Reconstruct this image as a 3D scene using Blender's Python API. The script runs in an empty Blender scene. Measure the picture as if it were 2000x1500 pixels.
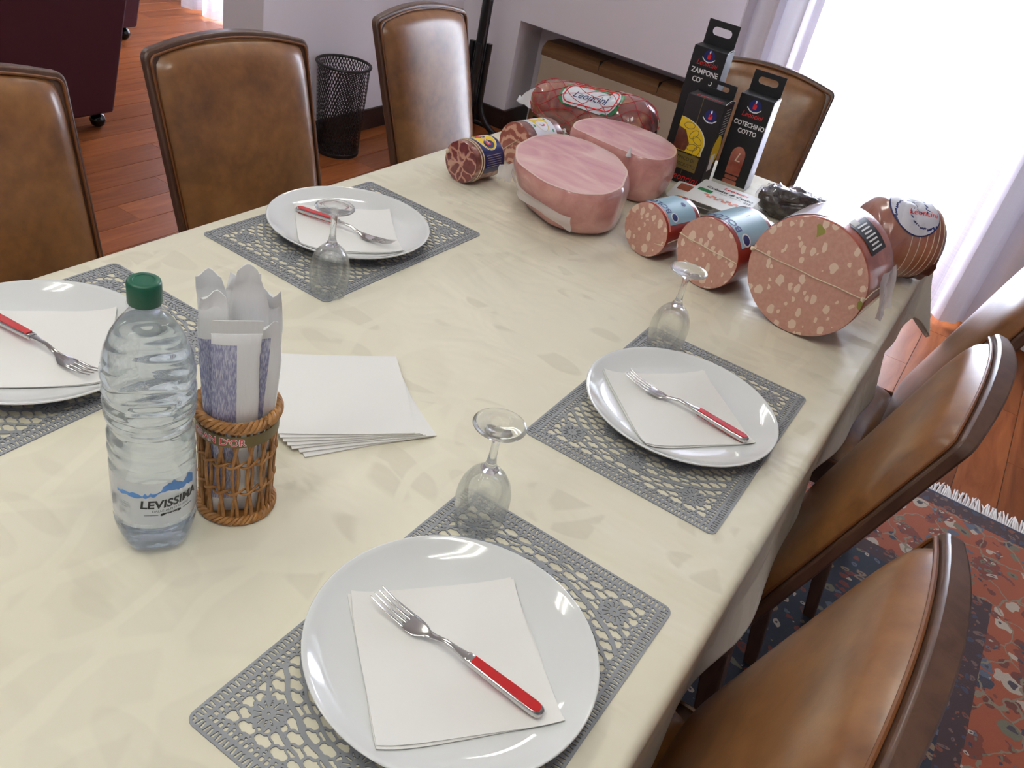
import bpy, bmesh, math, random
import numpy as np
from mathutils import Vector, Matrix
from math import sin, cos, pi, sqrt, radians, atan2, hypot

# ------------------------------------------------------------------ camera, world, exposure
SC = bpy.context.scene
COL = SC.collection
CAM_POS = Vector((0.0, 0.0, 1.497))
YAW, PIT, ROL, FPX = -0.44319, 0.58806, 0.23077, 1694.07
_f = Vector((sin(YAW) * cos(PIT), cos(YAW) * cos(PIT), -sin(PIT)))
_r = Vector((cos(YAW), -sin(YAW), 0.0))
_u = _r.cross(_f)
CR = cos(ROL) * _r + sin(ROL) * _u
CU = -sin(ROL) * _r + cos(ROL) * _u
cam_d = bpy.data.cameras.new('camera')
cam = bpy.data.objects.new('camera', cam_d)
COL.objects.link(cam)
cam_d.sensor_width = 36.0
cam_d.lens = FPX / 2000.0 * 36.0
cam_d.clip_start = 0.02
m = Matrix((CR, CU, -_f)).transposed().to_4x4()
m.translation = CAM_POS
cam.matrix_world = m
SC.camera = cam

SC.view_settings.view_transform = 'Standard'
SC.view_settings.look = 'None'
SC.view_settings.gamma = 1.0
SC.view_settings.use_curve_mapping = False
SC.view_settings.exposure = 0.39
SC.cycles.max_bounces = 10
SC.cycles.use_light_tree = False
SC.cycles.diffuse_bounces = 3
SC.cycles.glossy_bounces = 3
SC.cycles.transparent_max_bounces = 16
SC.cycles.transmission_bounces = 10
SC.cycles.sample_clamp_indirect = 8.0

SKY = 32.0
LAMP = 27.0
world = bpy.data.worlds.new('daylight')
SC.world = world
world.use_nodes = True
bg = world.node_tree.nodes['Background']
bg.inputs[0].default_value = (0.80, 0.89, 1.0, 1)
bg.inputs[1].default_value = SKY

def portal(loc, rot, sx, sy):
    l = bpy.data.lights.new('window_portal', 'AREA')
    l.shape = 'RECTANGLE'; l.size = sx; l.size_y = sy
    l.cycles.is_portal = True
    o = bpy.data.objects.new('window_portal', l)
    COL.objects.link(o); o.location = loc; o.rotation_euler = rot

RND = random.Random(7)

# ------------------------------------------------------------------ helpers: nodes and materials
def srgb(*c):
    return tuple(((v / 255.0) / 12.92 if v / 255.0 <= 0.04045 else (((v / 255.0) + 0.055) / 1.055) ** 2.4) for v in c) + (1.0,)

def nd(nt, typ, ins=None, **props):
    n = nt.nodes.new(typ)
    for k, v in props.items():
        setattr(n, k, v)
    for k, v in (ins or {}).items():
        s = n.inputs[k]
        if isinstance(v, bpy.types.NodeSocket):
            nt.links.new(v, s)
        else:
            s.default_value = v
    return n

def mixc(nt, f, a, b, blend='MIX'):
    n = nt.nodes.new('ShaderNodeMix'); n.data_type = 'RGBA'; n.blend_type = blend
    for i, v in ((0, f), (6, a), (7, b)):
        if isinstance(v, bpy.types.NodeSocket):
            nt.links.new(v, n.inputs[i])
        else:
            n.inputs[i].default_value = v
    return n.outputs[2]

def ramp(nt, fac, stops, interp='LINEAR'):
    n = nt.nodes.new('ShaderNodeValToRGB')
    n.color_ramp.interpolation = interp
    e = n.color_ramp.elements
    while len(e) < len(stops):
        e.new(0.5)
    for el, (p, c) in zip(e, stops):
        el.position = p
        el.color = c if len(c) == 4 else tuple(c) + (1,)
    nt.links.new(fac, n.inputs[0])
    return n.outputs[0]

def gray(v):
    return (v, v, v, 1)

def math_n(nt, op, a, b=None, c=None):
    n = nt.nodes.new('ShaderNodeMath'); n.operation = op
    for i, v in enumerate((a, b, c)):
        if v is None:
            continue
        if isinstance(v, bpy.types.NodeSocket):
            nt.links.new(v, n.inputs[i])
        else:
            n.inputs[i].default_value = v
    return n.outputs[0]

def M(name, base=(0.8, 0.8, 0.8, 1), rough=0.5, metal=0.0, **kw):
    mt = bpy.data.materials.new(name)
    mt.use_nodes = True
    p = mt.node_tree.nodes['Principled BSDF']
    p.inputs['Base Color'].default_value = base
    p.inputs['Roughness'].default_value = rough
    p.inputs['Metallic'].default_value = metal
    for k, v in kw.items():
        p.inputs[k.replace('_', ' ')].default_value = v
    mt['p'] = 1
    return mt

def P(mt):
    return mt.node_tree, mt.node_tree.nodes['Principled BSDF']

def coords(nt, scale=(1, 1, 1), kind='Object', rot=(0, 0, 0)):
    tc = nt.nodes.new('ShaderNodeTexCoord')
    mp = nd(nt, 'ShaderNodeMapping', {'Vector': tc.outputs[kind], 'Scale': scale, 'Rotation': rot})
    return mp.outputs[0]

def bump(nt, p, h, strength=0.3, dist=0.001):
    b = nd(nt, 'ShaderNodeBump', {'Height': h, 'Strength': strength, 'Distance': dist})
    nt.links.new(b.outputs[0], p.inputs['Normal'])

def noise(nt, vec, scale, detail=3.0, rough=0.5, dist=0.0):
    return nd(nt, 'ShaderNodeTexNoise', {'Vector': vec, 'Scale': scale, 'Detail': detail, 'Roughness': rough, 'Distortion': dist})

def link(nt, a, b):
    nt.links.new(a, b)

# ------------------------------------------------------------------ helpers: meshes
class MB:
    def __init__(self):
        self.v = []; self.f = []; self.m = []
    def add(self, vs, fs, mi=0):
        o = len(self.v)
        self.v += [tuple(p) for p in vs]
        self.f += [tuple(i + o for i in q) for q in fs]
        self.m += [mi] * len(fs)
        return self
    def box(self, c, s, rz=0.0, mi=0, taper=1.0):
        hx, hy, hz = s[0] / 2, s[1] / 2, s[2] / 2
        vs = []
        for z in (-1, 1):
            k = taper if z < 0 else 1.0
            for x, y in ((-1, -1), (1, -1), (1, 1), (-1, 1)):
                X, Y = x * hx * k, y * hy * k
                vs.append((c[0] + X * cos(rz) - Y * sin(rz), c[1] + X * sin(rz) + Y * cos(rz), c[2] + z * hz))
        return self.add(vs, [(3, 2, 1, 0), (4, 5, 6, 7), (0, 1, 5, 4), (1, 2, 6, 5), (2, 3, 7, 6), (3, 0, 4, 7)], mi)
    def lathe(self, prof, n=48, closed=False, mi=0, mod=None, c=(0, 0, 0)):
        vs, fs = [], []
        k = len(prof)
        for r, z in prof:
            for i in range(n):
                a = 2 * pi * i / n
                rr = r if mod is None else r + mod(a, z, r)
                vs.append((c[0] + rr * cos(a), c[1] + rr * sin(a), c[2] + z))
        for j in range(k if closed else k - 1):
            j2 = (j + 1) % k
            for i in range(n):
                i2 = (i + 1) % n
                fs.append((j * n + i, j * n + i2, j2 * n + i2, j2 * n + i))
        if not closed:
            if prof[0][0] > 1e-6:
                fs.append(tuple(range(n - 1, -1, -1)))
            if prof[-1][0] > 1e-6:
                fs.append(tuple((k - 1) * n + i for i in range(n)))
        return self.add(vs, fs, mi)
    def tube(self, pts, rad, n=8, closed=False, mi=0, cap=True):
        pts = [Vector(p) for p in pts]
        k = len(pts)
        rads = rad if isinstance(rad, (list, tuple)) else [rad] * k
        vs, fs = [], []
        up = None
        for j in range(k):
            if closed:
                t = pts[(j + 1) % k] - pts[j - 1]
            else:
                t = pts[min(j + 1, k - 1)] - pts[max(j - 1, 0)]
            if t.length < 1e-9:
                t = Vector((0, 0, 1))
            t.normalize()
            if up is None:
                up = Vector((0, 0, 1)) if abs(t.z) < 0.9 else Vector((1, 0, 0))
            a = (up - t * up.dot(t)).normalized()
            b = t.cross(a)
            up = a
            for i in range(n):
                q = 2 * pi * i / n
                vs.append(pts[j] + (a * cos(q) + b * sin(q)) * rads[j])
        for j in range(k if closed else k - 1):
            j2 = (j + 1) % k
            for i in range(n):
                i2 = (i + 1) % n
                fs.append((j * n + i, j * n + i2, j2 * n + i2, j2 * n + i))
        if not closed and cap:
            fs.append(tuple(range(n - 1, -1, -1)))
            fs.append(tuple((k - 1) * n + i for i in range(n)))
        return self.add(vs, fs, mi)
    def grid(self, nu, nv, fn, mi=0, closed_u=False, closed_v=False):
        vs = [fn(i / (nu if closed_u else nu - 1), j / (nv if closed_v else nv - 1)) for j in range(nv) for i in range(nu)]
        fs = []
        for j in range(nv if closed_v else nv - 1):
            for i in range(nu if closed_u else nu - 1):
                i2, j2 = (i + 1) % nu, (j + 1) % nv
                fs.append((j * nu + i, j * nu + i2, j2 * nu + i2, j2 * nu + i))
        return self.add(vs, fs, mi)
    def prism(self, poly, fn0, fn1, mi=0):
        n = len(poly)
        vs = [fn0(*p) for p in poly] + [fn1(*p) for p in poly]
        fs = [tuple(range(n - 1, -1, -1)), tuple(range(n, 2 * n))]
        for i in range(n):
            fs.append((i, (i + 1) % n, n + (i + 1) % n, n + i))
        return self.add(vs, fs, mi)
    def build(self, name, mats, parent=None, smooth=True, bev=0.0, bseg=2, sharp=40, loc=None, rz=0.0, fix=False):
        me = bpy.data.meshes.new(name)
        me.from_pydata(self.v, [], self.f)
        mats = mats if isinstance(mats, (list, tuple)) else [mats]
        for x in mats:
            me.materials.append(x)
        if any(self.m):
            me.polygons.foreach_set('material_index', self.m)
        if fix:
            b = bmesh.new(); b.from_mesh(me)
            bmesh.ops.remove_doubles(b, verts=b.verts, dist=1e-6)
            bmesh.ops.recalc_face_normals(b, faces=b.faces)
            b.to_mesh(me); b.free()
        if smooth:
            me.polygons.foreach_set('use_smooth', [True] * len(me.polygons))
            if sharp < 180:
                me.set_sharp_from_angle(angle=radians(sharp))
        me.update()
        o = bpy.data.objects.new(name, me)
        COL.objects.link(o)
        if parent is not None:
            o.parent = parent
        if loc is not None:
            o.location = loc
        o.rotation_euler.z = rz
        if bev > 0:
            bm = o.modifiers.new('bevel', 'BEVEL')
            bm.width = bev; bm.segments = bseg; bm.limit_method = 'ANGLE'; bm.angle_limit = radians(35)
        return o

def tag(o, label, cat, group=None):
    o['label'] = label; o['category'] = cat
    if group:
        o['group'] = group
    return o

def thing(name, label, cat, loc=(0, 0, 0), rz=0.0, group=None):
    o = bpy.data.objects.new(name, None)
    o.empty_display_size = 0.05
    COL.objects.link(o)
    o.location = loc; o.rotation_euler = (0, 0, rz)
    return tag(o, label, cat, group)

def structure(o):
    o['kind'] = 'structure'
    return o

def copy_tree(o, parent=None):
    c = o.copy(); COL.objects.link(c); c.parent = parent
    for ch in [x for x in o.children]:
        copy_tree(ch, c)
    return c

def rrect(w, h, r, n=5, cx=0.0, cy=0.0):
    pts = []
    for sx, sy, a0 in ((1, 1, 0), (-1, 1, 90), (-1, -1, 180), (1, -1, 270)):
        for i in range(n + 1):
            a = radians(a0 + 90.0 * i / n)
            pts.append((cx + sx * (w / 2 - r) + r * cos(a), cy + sy * (h / 2 - r) + r * sin(a)))
    return pts

def ellipse(rx, ry, n=32, cx=0, cy=0, a0=0.0, a1=2 * pi):
    full = abs(a1 - a0 - 2 * pi) < 1e-6
    k = n if full else n + 1
    return [(cx + rx * cos(a0 + (a1 - a0) * i / n), cy + ry * sin(a0 + (a1 - a0) * i / n)) for i in range(k)]

_TXT = {}
def text_mesh(s, size, shear=0.0, width=1.0, bold=0.0):
    key = (s, size, shear, width, bold)
    if key not in _TXT:
        cu = bpy.data.curves.new('txt', 'FONT')
        cu.body = s; cu.size = size; cu.align_x = 'CENTER'; cu.shear = shear; cu.offset = bold
        cu.resolution_u = 3
        o = bpy.data.objects.new('txt', cu)
        COL.objects.link(o)
        dg = bpy.context.evaluated_depsgraph_get()
        me = bpy.data.meshes.new_from_object(o.evaluated_get(dg))
        vs = [(v.co.x * width, v.co.y) for v in me.vertices]
        fs = [tuple(p.vertices) for p in me.polygons]
        bpy.data.objects.remove(o); bpy.data.curves.remove(cu); bpy.data.meshes.remove(me)
        _TXT[key] = (vs, fs)
    return _TXT[key]

def put_text(mb, s, size, fn, shear=0.0, width=1.0, bold=0.0, u0=0.0, v0=0.0, rot=0.0, mi=0):
    vs, fs = text_mesh(s, size, shear, width, bold)
    c, k = cos(rot), sin(rot)
    mb.add([fn(u0 + x * c - y * k, v0 + x * k + y * c) for x, y in vs], fs, mi)
    return mb

def put_poly(mb, poly, fn, mi=0, u0=0.0, v0=0.0):
    n = len(poly)
    cx = sum(p[0] for p in poly) / n; cy = sum(p[1] for p in poly) / n
    vs = [fn(u0 + x, v0 + y) for x, y in poly] + [fn(u0 + cx, v0 + cy)]
    mb.add(vs, [(i, (i + 1) % n, n) for i in range(n)], mi)
    return mb

# ------------------------------------------------------------------ materials
def wood_mat(name, c1, c2, rough=0.35, scale=(3, 40, 40), kind='Object', rnd=0.0, coat=0.0):
    mt = M(name, rough=rough)
    nt, p = P(mt)
    v = coords(nt, scale, kind)
    if rnd:
        oi = nt.nodes.new('ShaderNodeObjectInfo')
        v = nd(nt, 'ShaderNodeVectorMath', {0: v, 1: oi.outputs['Location']}, operation='ADD').outputs[0]
    n1 = noise(nt, v, 1.0, 6.0, 0.6, 1.2)
    col = ramp(nt, n1.outputs['Fac'], [(0.3, c1), (0.7, c2)])
    if rnd:
        hs = nd(nt, 'ShaderNodeHueSaturation', {'Color': col})
        link(nt, math_n(nt, 'MULTIPLY_ADD', oi.outputs['Random'], rnd, 1.0 - rnd * 0.5), hs.inputs['Value'])
        col = hs.outputs[0]
    link(nt, col, p.inputs['Base Color'])
    p.inputs['Coat Weight'].default_value = coat
    p.inputs['Coat Roughness'].default_value = 0.15
    bump(nt, p, n1.outputs['Fac'], 0.15, 0.0005)
    return mt

MAT = {}
MAT['wall'] = M('wall_paint', srgb(240, 234, 241), 0.85)
nt, p = P(MAT['wall']); bump(nt, p, noise(nt, coords(nt), 120, 2).outputs['Fac'], 0.08, 0.001)
MAT['ceiling'] = M('ceiling_paint', srgb(235, 233, 228), 0.9)
MAT['baseboard'] = wood_mat('dark_baseboard', srgb(34, 22, 20), srgb(48, 32, 27), 0.4)
MAT['floor'] = wood_mat('parquet', srgb(112, 57, 27), srgb(150, 86, 47), 0.36, (22, 2.2, 10), rnd=0.36, coat=0.0)
P(MAT['floor'])[1].inputs['Specular IOR Level'].default_value = 0.22
MAT['subfloor'] = M('joint_dark', srgb(74, 40, 24), 0.7)
MAT['walnut'] = wood_mat('walnut_frame', srgb(66, 42, 31), srgb(92, 62, 46), 0.38, (30, 30, 5), coat=0.15)
MAT['tablewood'] = wood_mat('table_wood', srgb(92, 66, 34), srgb(120, 88, 48), 0.4)

def leather():
    mt = M('brown_leather', rough=0.30)
    nt, p = P(mt)
    v = coords(nt)
    n1 = noise(nt, v, 9, 3, 0.55, 0.4)
    n2 = noise(nt, v, 45, 3, 0.6)
    c = ramp(nt, n1.outputs['Fac'], [(0.3, srgb(96, 58, 28)), (0.52, srgb(122, 78, 40)), (0.72, srgb(136, 92, 50))])
    c = mixc(nt, 0.16, c, ramp(nt, n2.outputs['Fac'], [(0.3, srgb(80, 46, 22)), (0.7, srgb(172, 118, 66))]))
    link(nt, c, p.inputs['Base Color'])
    vo = nd(nt, 'ShaderNodeTexVoronoi', {'Vector': v, 'Scale': 420.0})
    bump(nt, p, vo.outputs['Distance'], 0.06, 0.0006)
    p.inputs['Coat Weight'].default_value = 0.4
    p.inputs['Coat Roughness'].default_value = 0.26
    return mt
MAT['leather'] = leather()
MAT['welt'] = M('leather_welt', srgb(112, 64, 28), 0.4)

def cloth_mat():
    mt = M('cream_damask', rough=0.62)
    nt, p = P(mt)
    v = coords(nt)
    w = noise(nt, v, 4.5, 2, 0.5)
    d = nd(nt, 'ShaderNodeVectorMath', {0: w.outputs['Color'], 1: (0.5, 0.5, 0.5)}, operation='SUBTRACT').outputs[0]
    d = nd(nt, 'ShaderNodeVectorMath', {0: d, 'Scale': 0.10}, operation='SCALE').outputs[0]
    v2 = nd(nt, 'ShaderNodeVectorMath', {0: v, 1: d}, operation='ADD').outputs[0]
    mp = nd(nt, 'ShaderNodeMapping', {'Vector': v2, 'Scale': (13, 6.5, 6), 'Rotation': (0, 0, 0.6)}).outputs[0]
    leaf = nd(nt, 'ShaderNodeTexVoronoi', {'Vector': mp, 'Scale': 1.0}, feature='DISTANCE_TO_EDGE').outputs['Distance']
    mp2 = nd(nt, 'ShaderNodeMapping', {'Vector': v2, 'Scale': (7, 17, 6), 'Rotation': (0, 0, -0.5)}).outputs[0]
    leaf2 = nd(nt, 'ShaderNodeTexVoronoi', {'Vector': mp2, 'Scale': 1.0}, feature='F1').outputs['Distance']
    a = ramp(nt, leaf, [(0.07, gray(0)), (0.12, gray(1))])
    b = ramp(nt, leaf2, [(0.34, gray(1)), (0.40, gray(0))])
    big = ramp(nt, noise(nt, v, 2.3, 2).outputs['Fac'], [(0.42, gray(0)), (0.55, gray(1))])
    pat = math_n(nt, 'MULTIPLY', mixc(nt, 0.5, a, b), big)
    pat2 = math_n(nt, 'MAXIMUM', math_n(nt, 'MULTIPLY', a, b), pat)
    c = mixc(nt, math_n(nt, 'MULTIPLY', pat2, 0.75), srgb(233, 226, 204), srgb(219, 211, 190))
    link(nt, c, p.inputs['Base Color'])
    link(nt, math_n(nt, 'MULTIPLY_ADD', pat2, 0.26, 0.38), p.inputs['Roughness'])
    p.inputs['Sheen Weight'].default_value = 0.15
    # soft rumples and pressed fold lines, relief only
    wr = noise(nt, nd(nt, 'ShaderNodeMapping', {'Vector': v, 'Scale': (3.2, 4.5, 3)}).outputs[0], 1.6, 3, 0.5, 0.6).outputs['Fac']
    sep = nd(nt, 'ShaderNodeSeparateXYZ', {'Vector': v})
    f1 = math_n(nt, 'ABSOLUTE', math_n(nt, 'SUBTRACT', math_n(nt, 'PINGPONG', math_n(nt, 'ADD', sep.outputs['Y'], 0.31), 0.33), 0.0))
    f2 = math_n(nt, 'ABSOLUTE', math_n(nt, 'ADD', sep.outputs['X'], 0.50))
    fold = math_n(nt, 'ADD', ramp(nt, f1, [(0.0, gray(1)), (0.016, gray(0))]), ramp(nt, f2, [(0.0, gray(1)), (0.014, gray(0))]))
    h = math_n(nt, 'ADD', math_n(nt, 'MULTIPLY', wr, 7.0), math_n(nt, 'MULTIPLY', fold, 0.5))
    h = math_n(nt, 'ADD', h, math_n(nt, 'MULTIPLY', pat2, 0.10))
    bump(nt, p, h, 0.55, 0.003)
    return mt
MAT['cloth'] = cloth_mat()
MAT['china'] = M('white_china', srgb(232, 233, 233), 0.07, Coat_Weight=0.5, Coat_Roughness=0.03)
MAT['paper'] = M('white_paper', srgb(243, 241, 238), 0.85)
nt, p = P(MAT['paper']); bump(nt, p, noise(nt, coords(nt), 300, 2).outputs['Fac'], 0.12, 0.0006)
MAT['lace'] = M('grey_vinyl_lace', srgb(142, 144, 150), 0.5)
nt, p = P(MAT['lace']); bump(nt, p, noise(nt, coords(nt), 900, 2).outputs['Fac'], 0.2, 0.0004)
MAT['steel'] = M('polished_steel', srgb(205, 203, 200), 0.12, 1.0)
MAT['redplastic'] = M('red_handle', srgb(190, 22, 24), 0.25, Coat_Weight=0.4)
MAT['capgreen'] = M('green_cap', srgb(10, 84, 62), 0.35)
MAT['black'] = M('black_lacquer', srgb(16, 16, 19), 0.35)
MAT['wire'] = M('black_wire', srgb(24, 20, 22), 0.45)
MAT['caster'] = M('black_caster', srgb(12, 12, 13), 0.12)
MAT['chrome'] = M('chrome', srgb(210, 210, 212), 0.15, 1.0)
MAT['burgundy'] = M('burgundy_fabric', srgb(62, 9, 20), 0.95)
nt, p = P(MAT['burgundy']); bump(nt, p, noise(nt, coords(nt), 500, 2).outputs['Fac'], 0.3, 0.001)
MAT['beige'] = M('beige_enamel', srgb(176, 160, 140), 0.45)
MAT['brownplastic'] = wood_mat('brown_grille', srgb(96, 66, 40), srgb(120, 84, 52), 0.5)
MAT['darkslot'] = M('dark_slot', srgb(14, 12, 12), 0.7)
MAT['string'] = M('cotton_string', srgb(224, 205, 180), 0.8)
MAT['white'] = M('white_print', srgb(240, 240, 240), 0.4)
MAT['ink'] = M('black_ink', srgb(28, 30, 36), 0.4)
MAT['inkblue'] = M('blue_ink', srgb(16, 34, 104), 0.5)
MAT['inkred'] = M('red_ink', srgb(224, 36, 38), 0.35)
MAT['inkgreen'] = M('green_ink', srgb(30, 130, 76), 0.35)
MAT['inkgold'] = M('gold_ink', srgb(120, 102, 54), 0.35)
MAT['inkyellow'] = M('yellow_ink', srgb(232, 196, 40), 0.3)
MAT['inksky'] = M('mountain_blue_ink', srgb(92, 146, 214), 0.4)
MAT['inkgrey'] = M('grey_ink', srgb(150, 152, 156), 0.4)
MAT['inkpink'] = M('pink_ink', srgb(222, 140, 124), 0.4)
MAT['carton'] = M('black_carton', srgb(20, 20, 24), 0.5)
MAT['cartonedge'] = M('carton_edge', srgb(222, 220, 214), 0.6)
MAT['cartonside'] = M('silver_carton', srgb(196, 196, 214), 0.35)
MAT['bluelabel'] = M('deep_blue_label', srgb(24, 34, 96), 0.2, Coat_Weight=0.6)
MAT['skylabel'] = M('pale_blue_label', srgb(150, 184, 202), 0.35, Coat_Weight=0.15)
MAT['whitelabel'] = M('white_label', srgb(222, 222, 232), 0.4, Coat_Weight=0.15)

def film(name, col=(0.95, 0.95, 0.97, 1), opacity=0.2, rough=0.08):
    mt = bpy.data.materials.new(name); mt.use_nodes = True
    nt = mt.node_tree; nt.nodes.clear()
    out = nt.nodes.new('ShaderNodeOutputMaterial')
    tr = nd(nt, 'ShaderNodeBsdfTransparent', {'Color': (0.97, 0.97, 0.98, 1)})
    di = nd(nt, 'ShaderNodeBsdfDiffuse', {'Color': col})
    tl = nd(nt, 'ShaderNodeBsdfTranslucent', {'Color': col})
    gl = nd(nt, 'ShaderNodeBsdfGlossy', {'Color': (1, 1, 1, 1), 'Roughness': rough})
    body = nd(nt, 'ShaderNodeMixShader', {0: 0.4, 1: di.outputs[0], 2: tl.outputs[0]})
    m1 = nd(nt, 'ShaderNodeMixShader', {0: opacity, 1: tr.outputs[0], 2: body.outputs[0]})
    geo = nt.nodes.new('ShaderNodeNewGeometry')
    # a back face sees the same plastic-to-air reflectance as a front face (thin sheet, no total reflection)
    ior = math_n(nt, 'MULTIPLY_ADD', geo.outputs['Backfacing'], 1.0 / 1.45 - 1.45, 1.45)
    fr = nd(nt, 'ShaderNodeFresnel', {'IOR': ior})
    m2 = nd(nt, 'ShaderNodeMixShader', {0: fr.outputs[0], 1: m1.outputs[0], 2: gl.outputs[0]})
    link(nt, m2.outputs[0], out.inputs[0])
    return mt
MAT['thinglass'] = film('thin_glass', opacity=0.0, rough=0.0)
MAT['film'] = film('clear_film', opacity=0.05, rough=0.10)
MAT['milkfilm'] = film('milky_film', (0.95, 0.93, 0.92, 1), 0.78, 0.2)
MAT['clearlabel'] = film('clear_printed_label', (0.90, 0.90, 0.92, 1), 0.42, 0.15)

def glass(name, ior, col=(1, 1, 1, 1), tr=0.0):
    mt = bpy.data.materials.new(name); mt.use_nodes = True
    nt = mt.node_tree; nt.nodes.clear()
    out = nt.nodes.new('ShaderNodeOutputMaterial')
    g = nd(nt, 'ShaderNodeBsdfGlass', {'Color': col, 'IOR': ior, 'Roughness': 0.0})
    t = nd(nt, 'ShaderNodeBsdfTransparent', {'Color': col})
    mx = nd(nt, 'ShaderNodeMixShader', {0: tr, 1: g.outputs[0], 2: t.outputs[0]})
    link(nt, mx.outputs[0], out.inputs[0])
    return mt
MAT['glass'] = glass('clear_glass', 1.5, (0.98, 0.99, 0.99, 1), 0.15)
MAT['bowlglass'] = glass('thin_bowl_glass', 1.5, (0.99, 1.0, 1.0, 1), 0.55)
MAT['pet'] = film('clear_bottle_plastic', (0.8, 0.86, 0.95, 1), 0.03, 0.03)
MAT['water'] = glass('water', 1.33, (0.90, 0.95, 1.0, 1), 0.22)

def sheer(name='sheer_linen', tl_share=0.17, lo=0.64, hi=0.78, col=(220, 215, 222)):
    mt = bpy.data.materials.new(name); mt.use_nodes = True
    nt = mt.node_tree; nt.nodes.clear()
    out = nt.nodes.new('ShaderNodeOutputMaterial')
    v = coords(nt, (1, 1, 1))
    wx = nd(nt, 'ShaderNodeTexNoise', {'Vector': nd(nt, 'ShaderNodeMapping', {'Vector': v, 'Scale': (220, 220, 3)}).outputs[0], 'Scale': 1.0, 'Detail': 2.0})
    wz = nd(nt, 'ShaderNodeTexNoise', {'Vector': nd(nt, 'ShaderNodeMapping', {'Vector': v, 'Scale': (4, 4, 220)}).outputs[0], 'Scale': 1.0, 'Detail': 2.0})
    weave = math_n(nt, 'MULTIPLY', math_n(nt, 'ADD', wx.outputs['Fac'], wz.outputs['Fac']), 0.5)
    op = ramp(nt, weave, [(0.36, gray(lo)), (0.64, gray(hi))])
    tr = nd(nt, 'ShaderNodeBsdfTransparent', {'Color': (1, 1, 1, 1)})
    di = nd(nt, 'ShaderNodeBsdfDiffuse', {'Color': srgb(*col)})
    tl = nd(nt, 'ShaderNodeBsdfTranslucent', {'Color': srgb(236, 232, 240)})
    body = nd(nt, 'ShaderNodeMixShader', {0: tl_share, 1: di.outputs[0], 2: tl.outputs[0]})
    mx = nd(nt, 'ShaderNodeMixShader', {0: op, 1: tr.outputs[0], 2: body.outputs[0]})
    link(nt, mx.outputs[0], out.inputs[0])
    return mt
MAT['sheer'] = sheer()
MAT['linen'] = sheer('gathered_linen', 0.05, 0.95, 0.985, (222, 216, 224))

def emit(name, col, strength):
    mt = bpy.data.materials.new(name); mt.use_nodes = True
    nt = mt.node_tree; nt.nodes.clear()
    out = nt.nodes.new('ShaderNodeOutputMaterial')
    e = nd(nt, 'ShaderNodeEmission', {'Color': col, 'Strength': strength})
    link(nt, e.outputs[0], out.inputs[0])
    return mt
MAT['tube'] = emit('fluorescent_tube', (0.985, 0.985, 0.90, 1), LAMP)
MAT['fixture'] = M('lamp_housing', srgb(230, 230, 228), 0.4)

def meat_coat(p, w=0.7, r=0.12):
    p.inputs['Coat Weight'].default_value = w
    p.inputs['Coat Roughness'].default_value = r

def mortadella():
    mt = M('mortadella_cut', rough=0.5); nt, p = P(mt)
    v = coords(nt)
    warp = noise(nt, v, 60, 2).outputs['Color']
    d = nd(nt, 'ShaderNodeVectorMath', {0: warp, 'Scale': 0.012}, operation='SCALE').outputs[0]
    v2 = nd(nt, 'ShaderNodeVectorMath', {0: v, 1: d}, operation='ADD').outputs[0]
    vo = nd(nt, 'ShaderNodeTexVoronoi', {'Vector': nd(nt, 'ShaderNodeMapping', {'Vector': v2, 'Scale': (60, 60, 42)}).outputs[0], 'Scale': 1.0, 'Randomness': 1.0})
    keep = nd(nt, 'ShaderNodeSeparateColor', {'Color': vo.outputs['Color']})
    thr = math_n(nt, 'MULTIPLY_ADD', keep.outputs[1], 0.26, 0.24)
    on = math_n(nt, 'LESS_THAN', vo.outputs['Distance'], thr)
    on = math_n(nt, 'MULTIPLY', on, math_n(nt, 'GREATER_THAN', keep.outputs[0], 0.22))
    base = ramp(nt, noise(nt, v, 140, 3).outputs['Fac'], [(0.3, srgb(186, 134, 120)), (0.7, srgb(200, 150, 134))])
    fat = mixc(nt, math_n(nt, 'GREATER_THAN', keep.outputs[2], 0.965), srgb(228, 200, 182), srgb(142, 136, 60))
    link(nt, mixc(nt, on, base, fat), p.inputs['Base Color'])
    meat_coat(p, 0.35, 0.2)
    return mt
MAT['mortadella'] = mortadella()
MAT['casing'] = M('mortadella_casing', srgb(168, 84, 66), 0.3, Coat_Weight=0.8, Coat_Roughness=0.08)
nt, p = P(MAT['casing'])
link(nt, ramp(nt, noise(nt, coords(nt), 26, 4, 0.6).outputs['Fac'], [(0.35, srgb(150, 70, 54)), (0.7, srgb(192, 110, 88))]), p.inputs['Base Color'])
MAT['redcasing'] = M('red_casing', srgb(150, 48, 36), 0.25, Coat_Weight=0.8)

def ham_top():
    mt = M('ham_cut', rough=0.45); nt, p = P(mt)
    v = coords(nt)
    n1 = noise(nt, nd(nt, 'ShaderNodeMapping', {'Vector': v, 'Scale': (5, 12, 6), 'Rotation': (0, 0, 0.5)}).outputs[0], 1.0, 3, 0.5, 1.0).outputs['Fac']
    c = ramp(nt, n1, [(0.30, srgb(192, 128, 138)), (0.44, srgb(208, 150, 154)), (0.56, srgb(216, 164, 164)), (0.70, srgb(228, 190, 184))])
    vein = nd(nt, 'ShaderNodeTexVoronoi', {'Vector': nd(nt, 'ShaderNodeMapping', {'Vector': v, 'Scale': (5, 8, 5)}).outputs[0], 'Scale': 1.0}, feature='DISTANCE_TO_EDGE').outputs['Distance']
    c = mixc(nt, math_n(nt, 'MULTIPLY', ramp(nt, vein, [(0.0, gray(1)), (0.05, gray(0))]), 0.22), c, srgb(232, 196, 190))
    link(nt, c, p.inputs['Base Color'])
    meat_coat(p, 0.6, 0.16)
    return mt
MAT['hamtop'] = ham_top()
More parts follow.
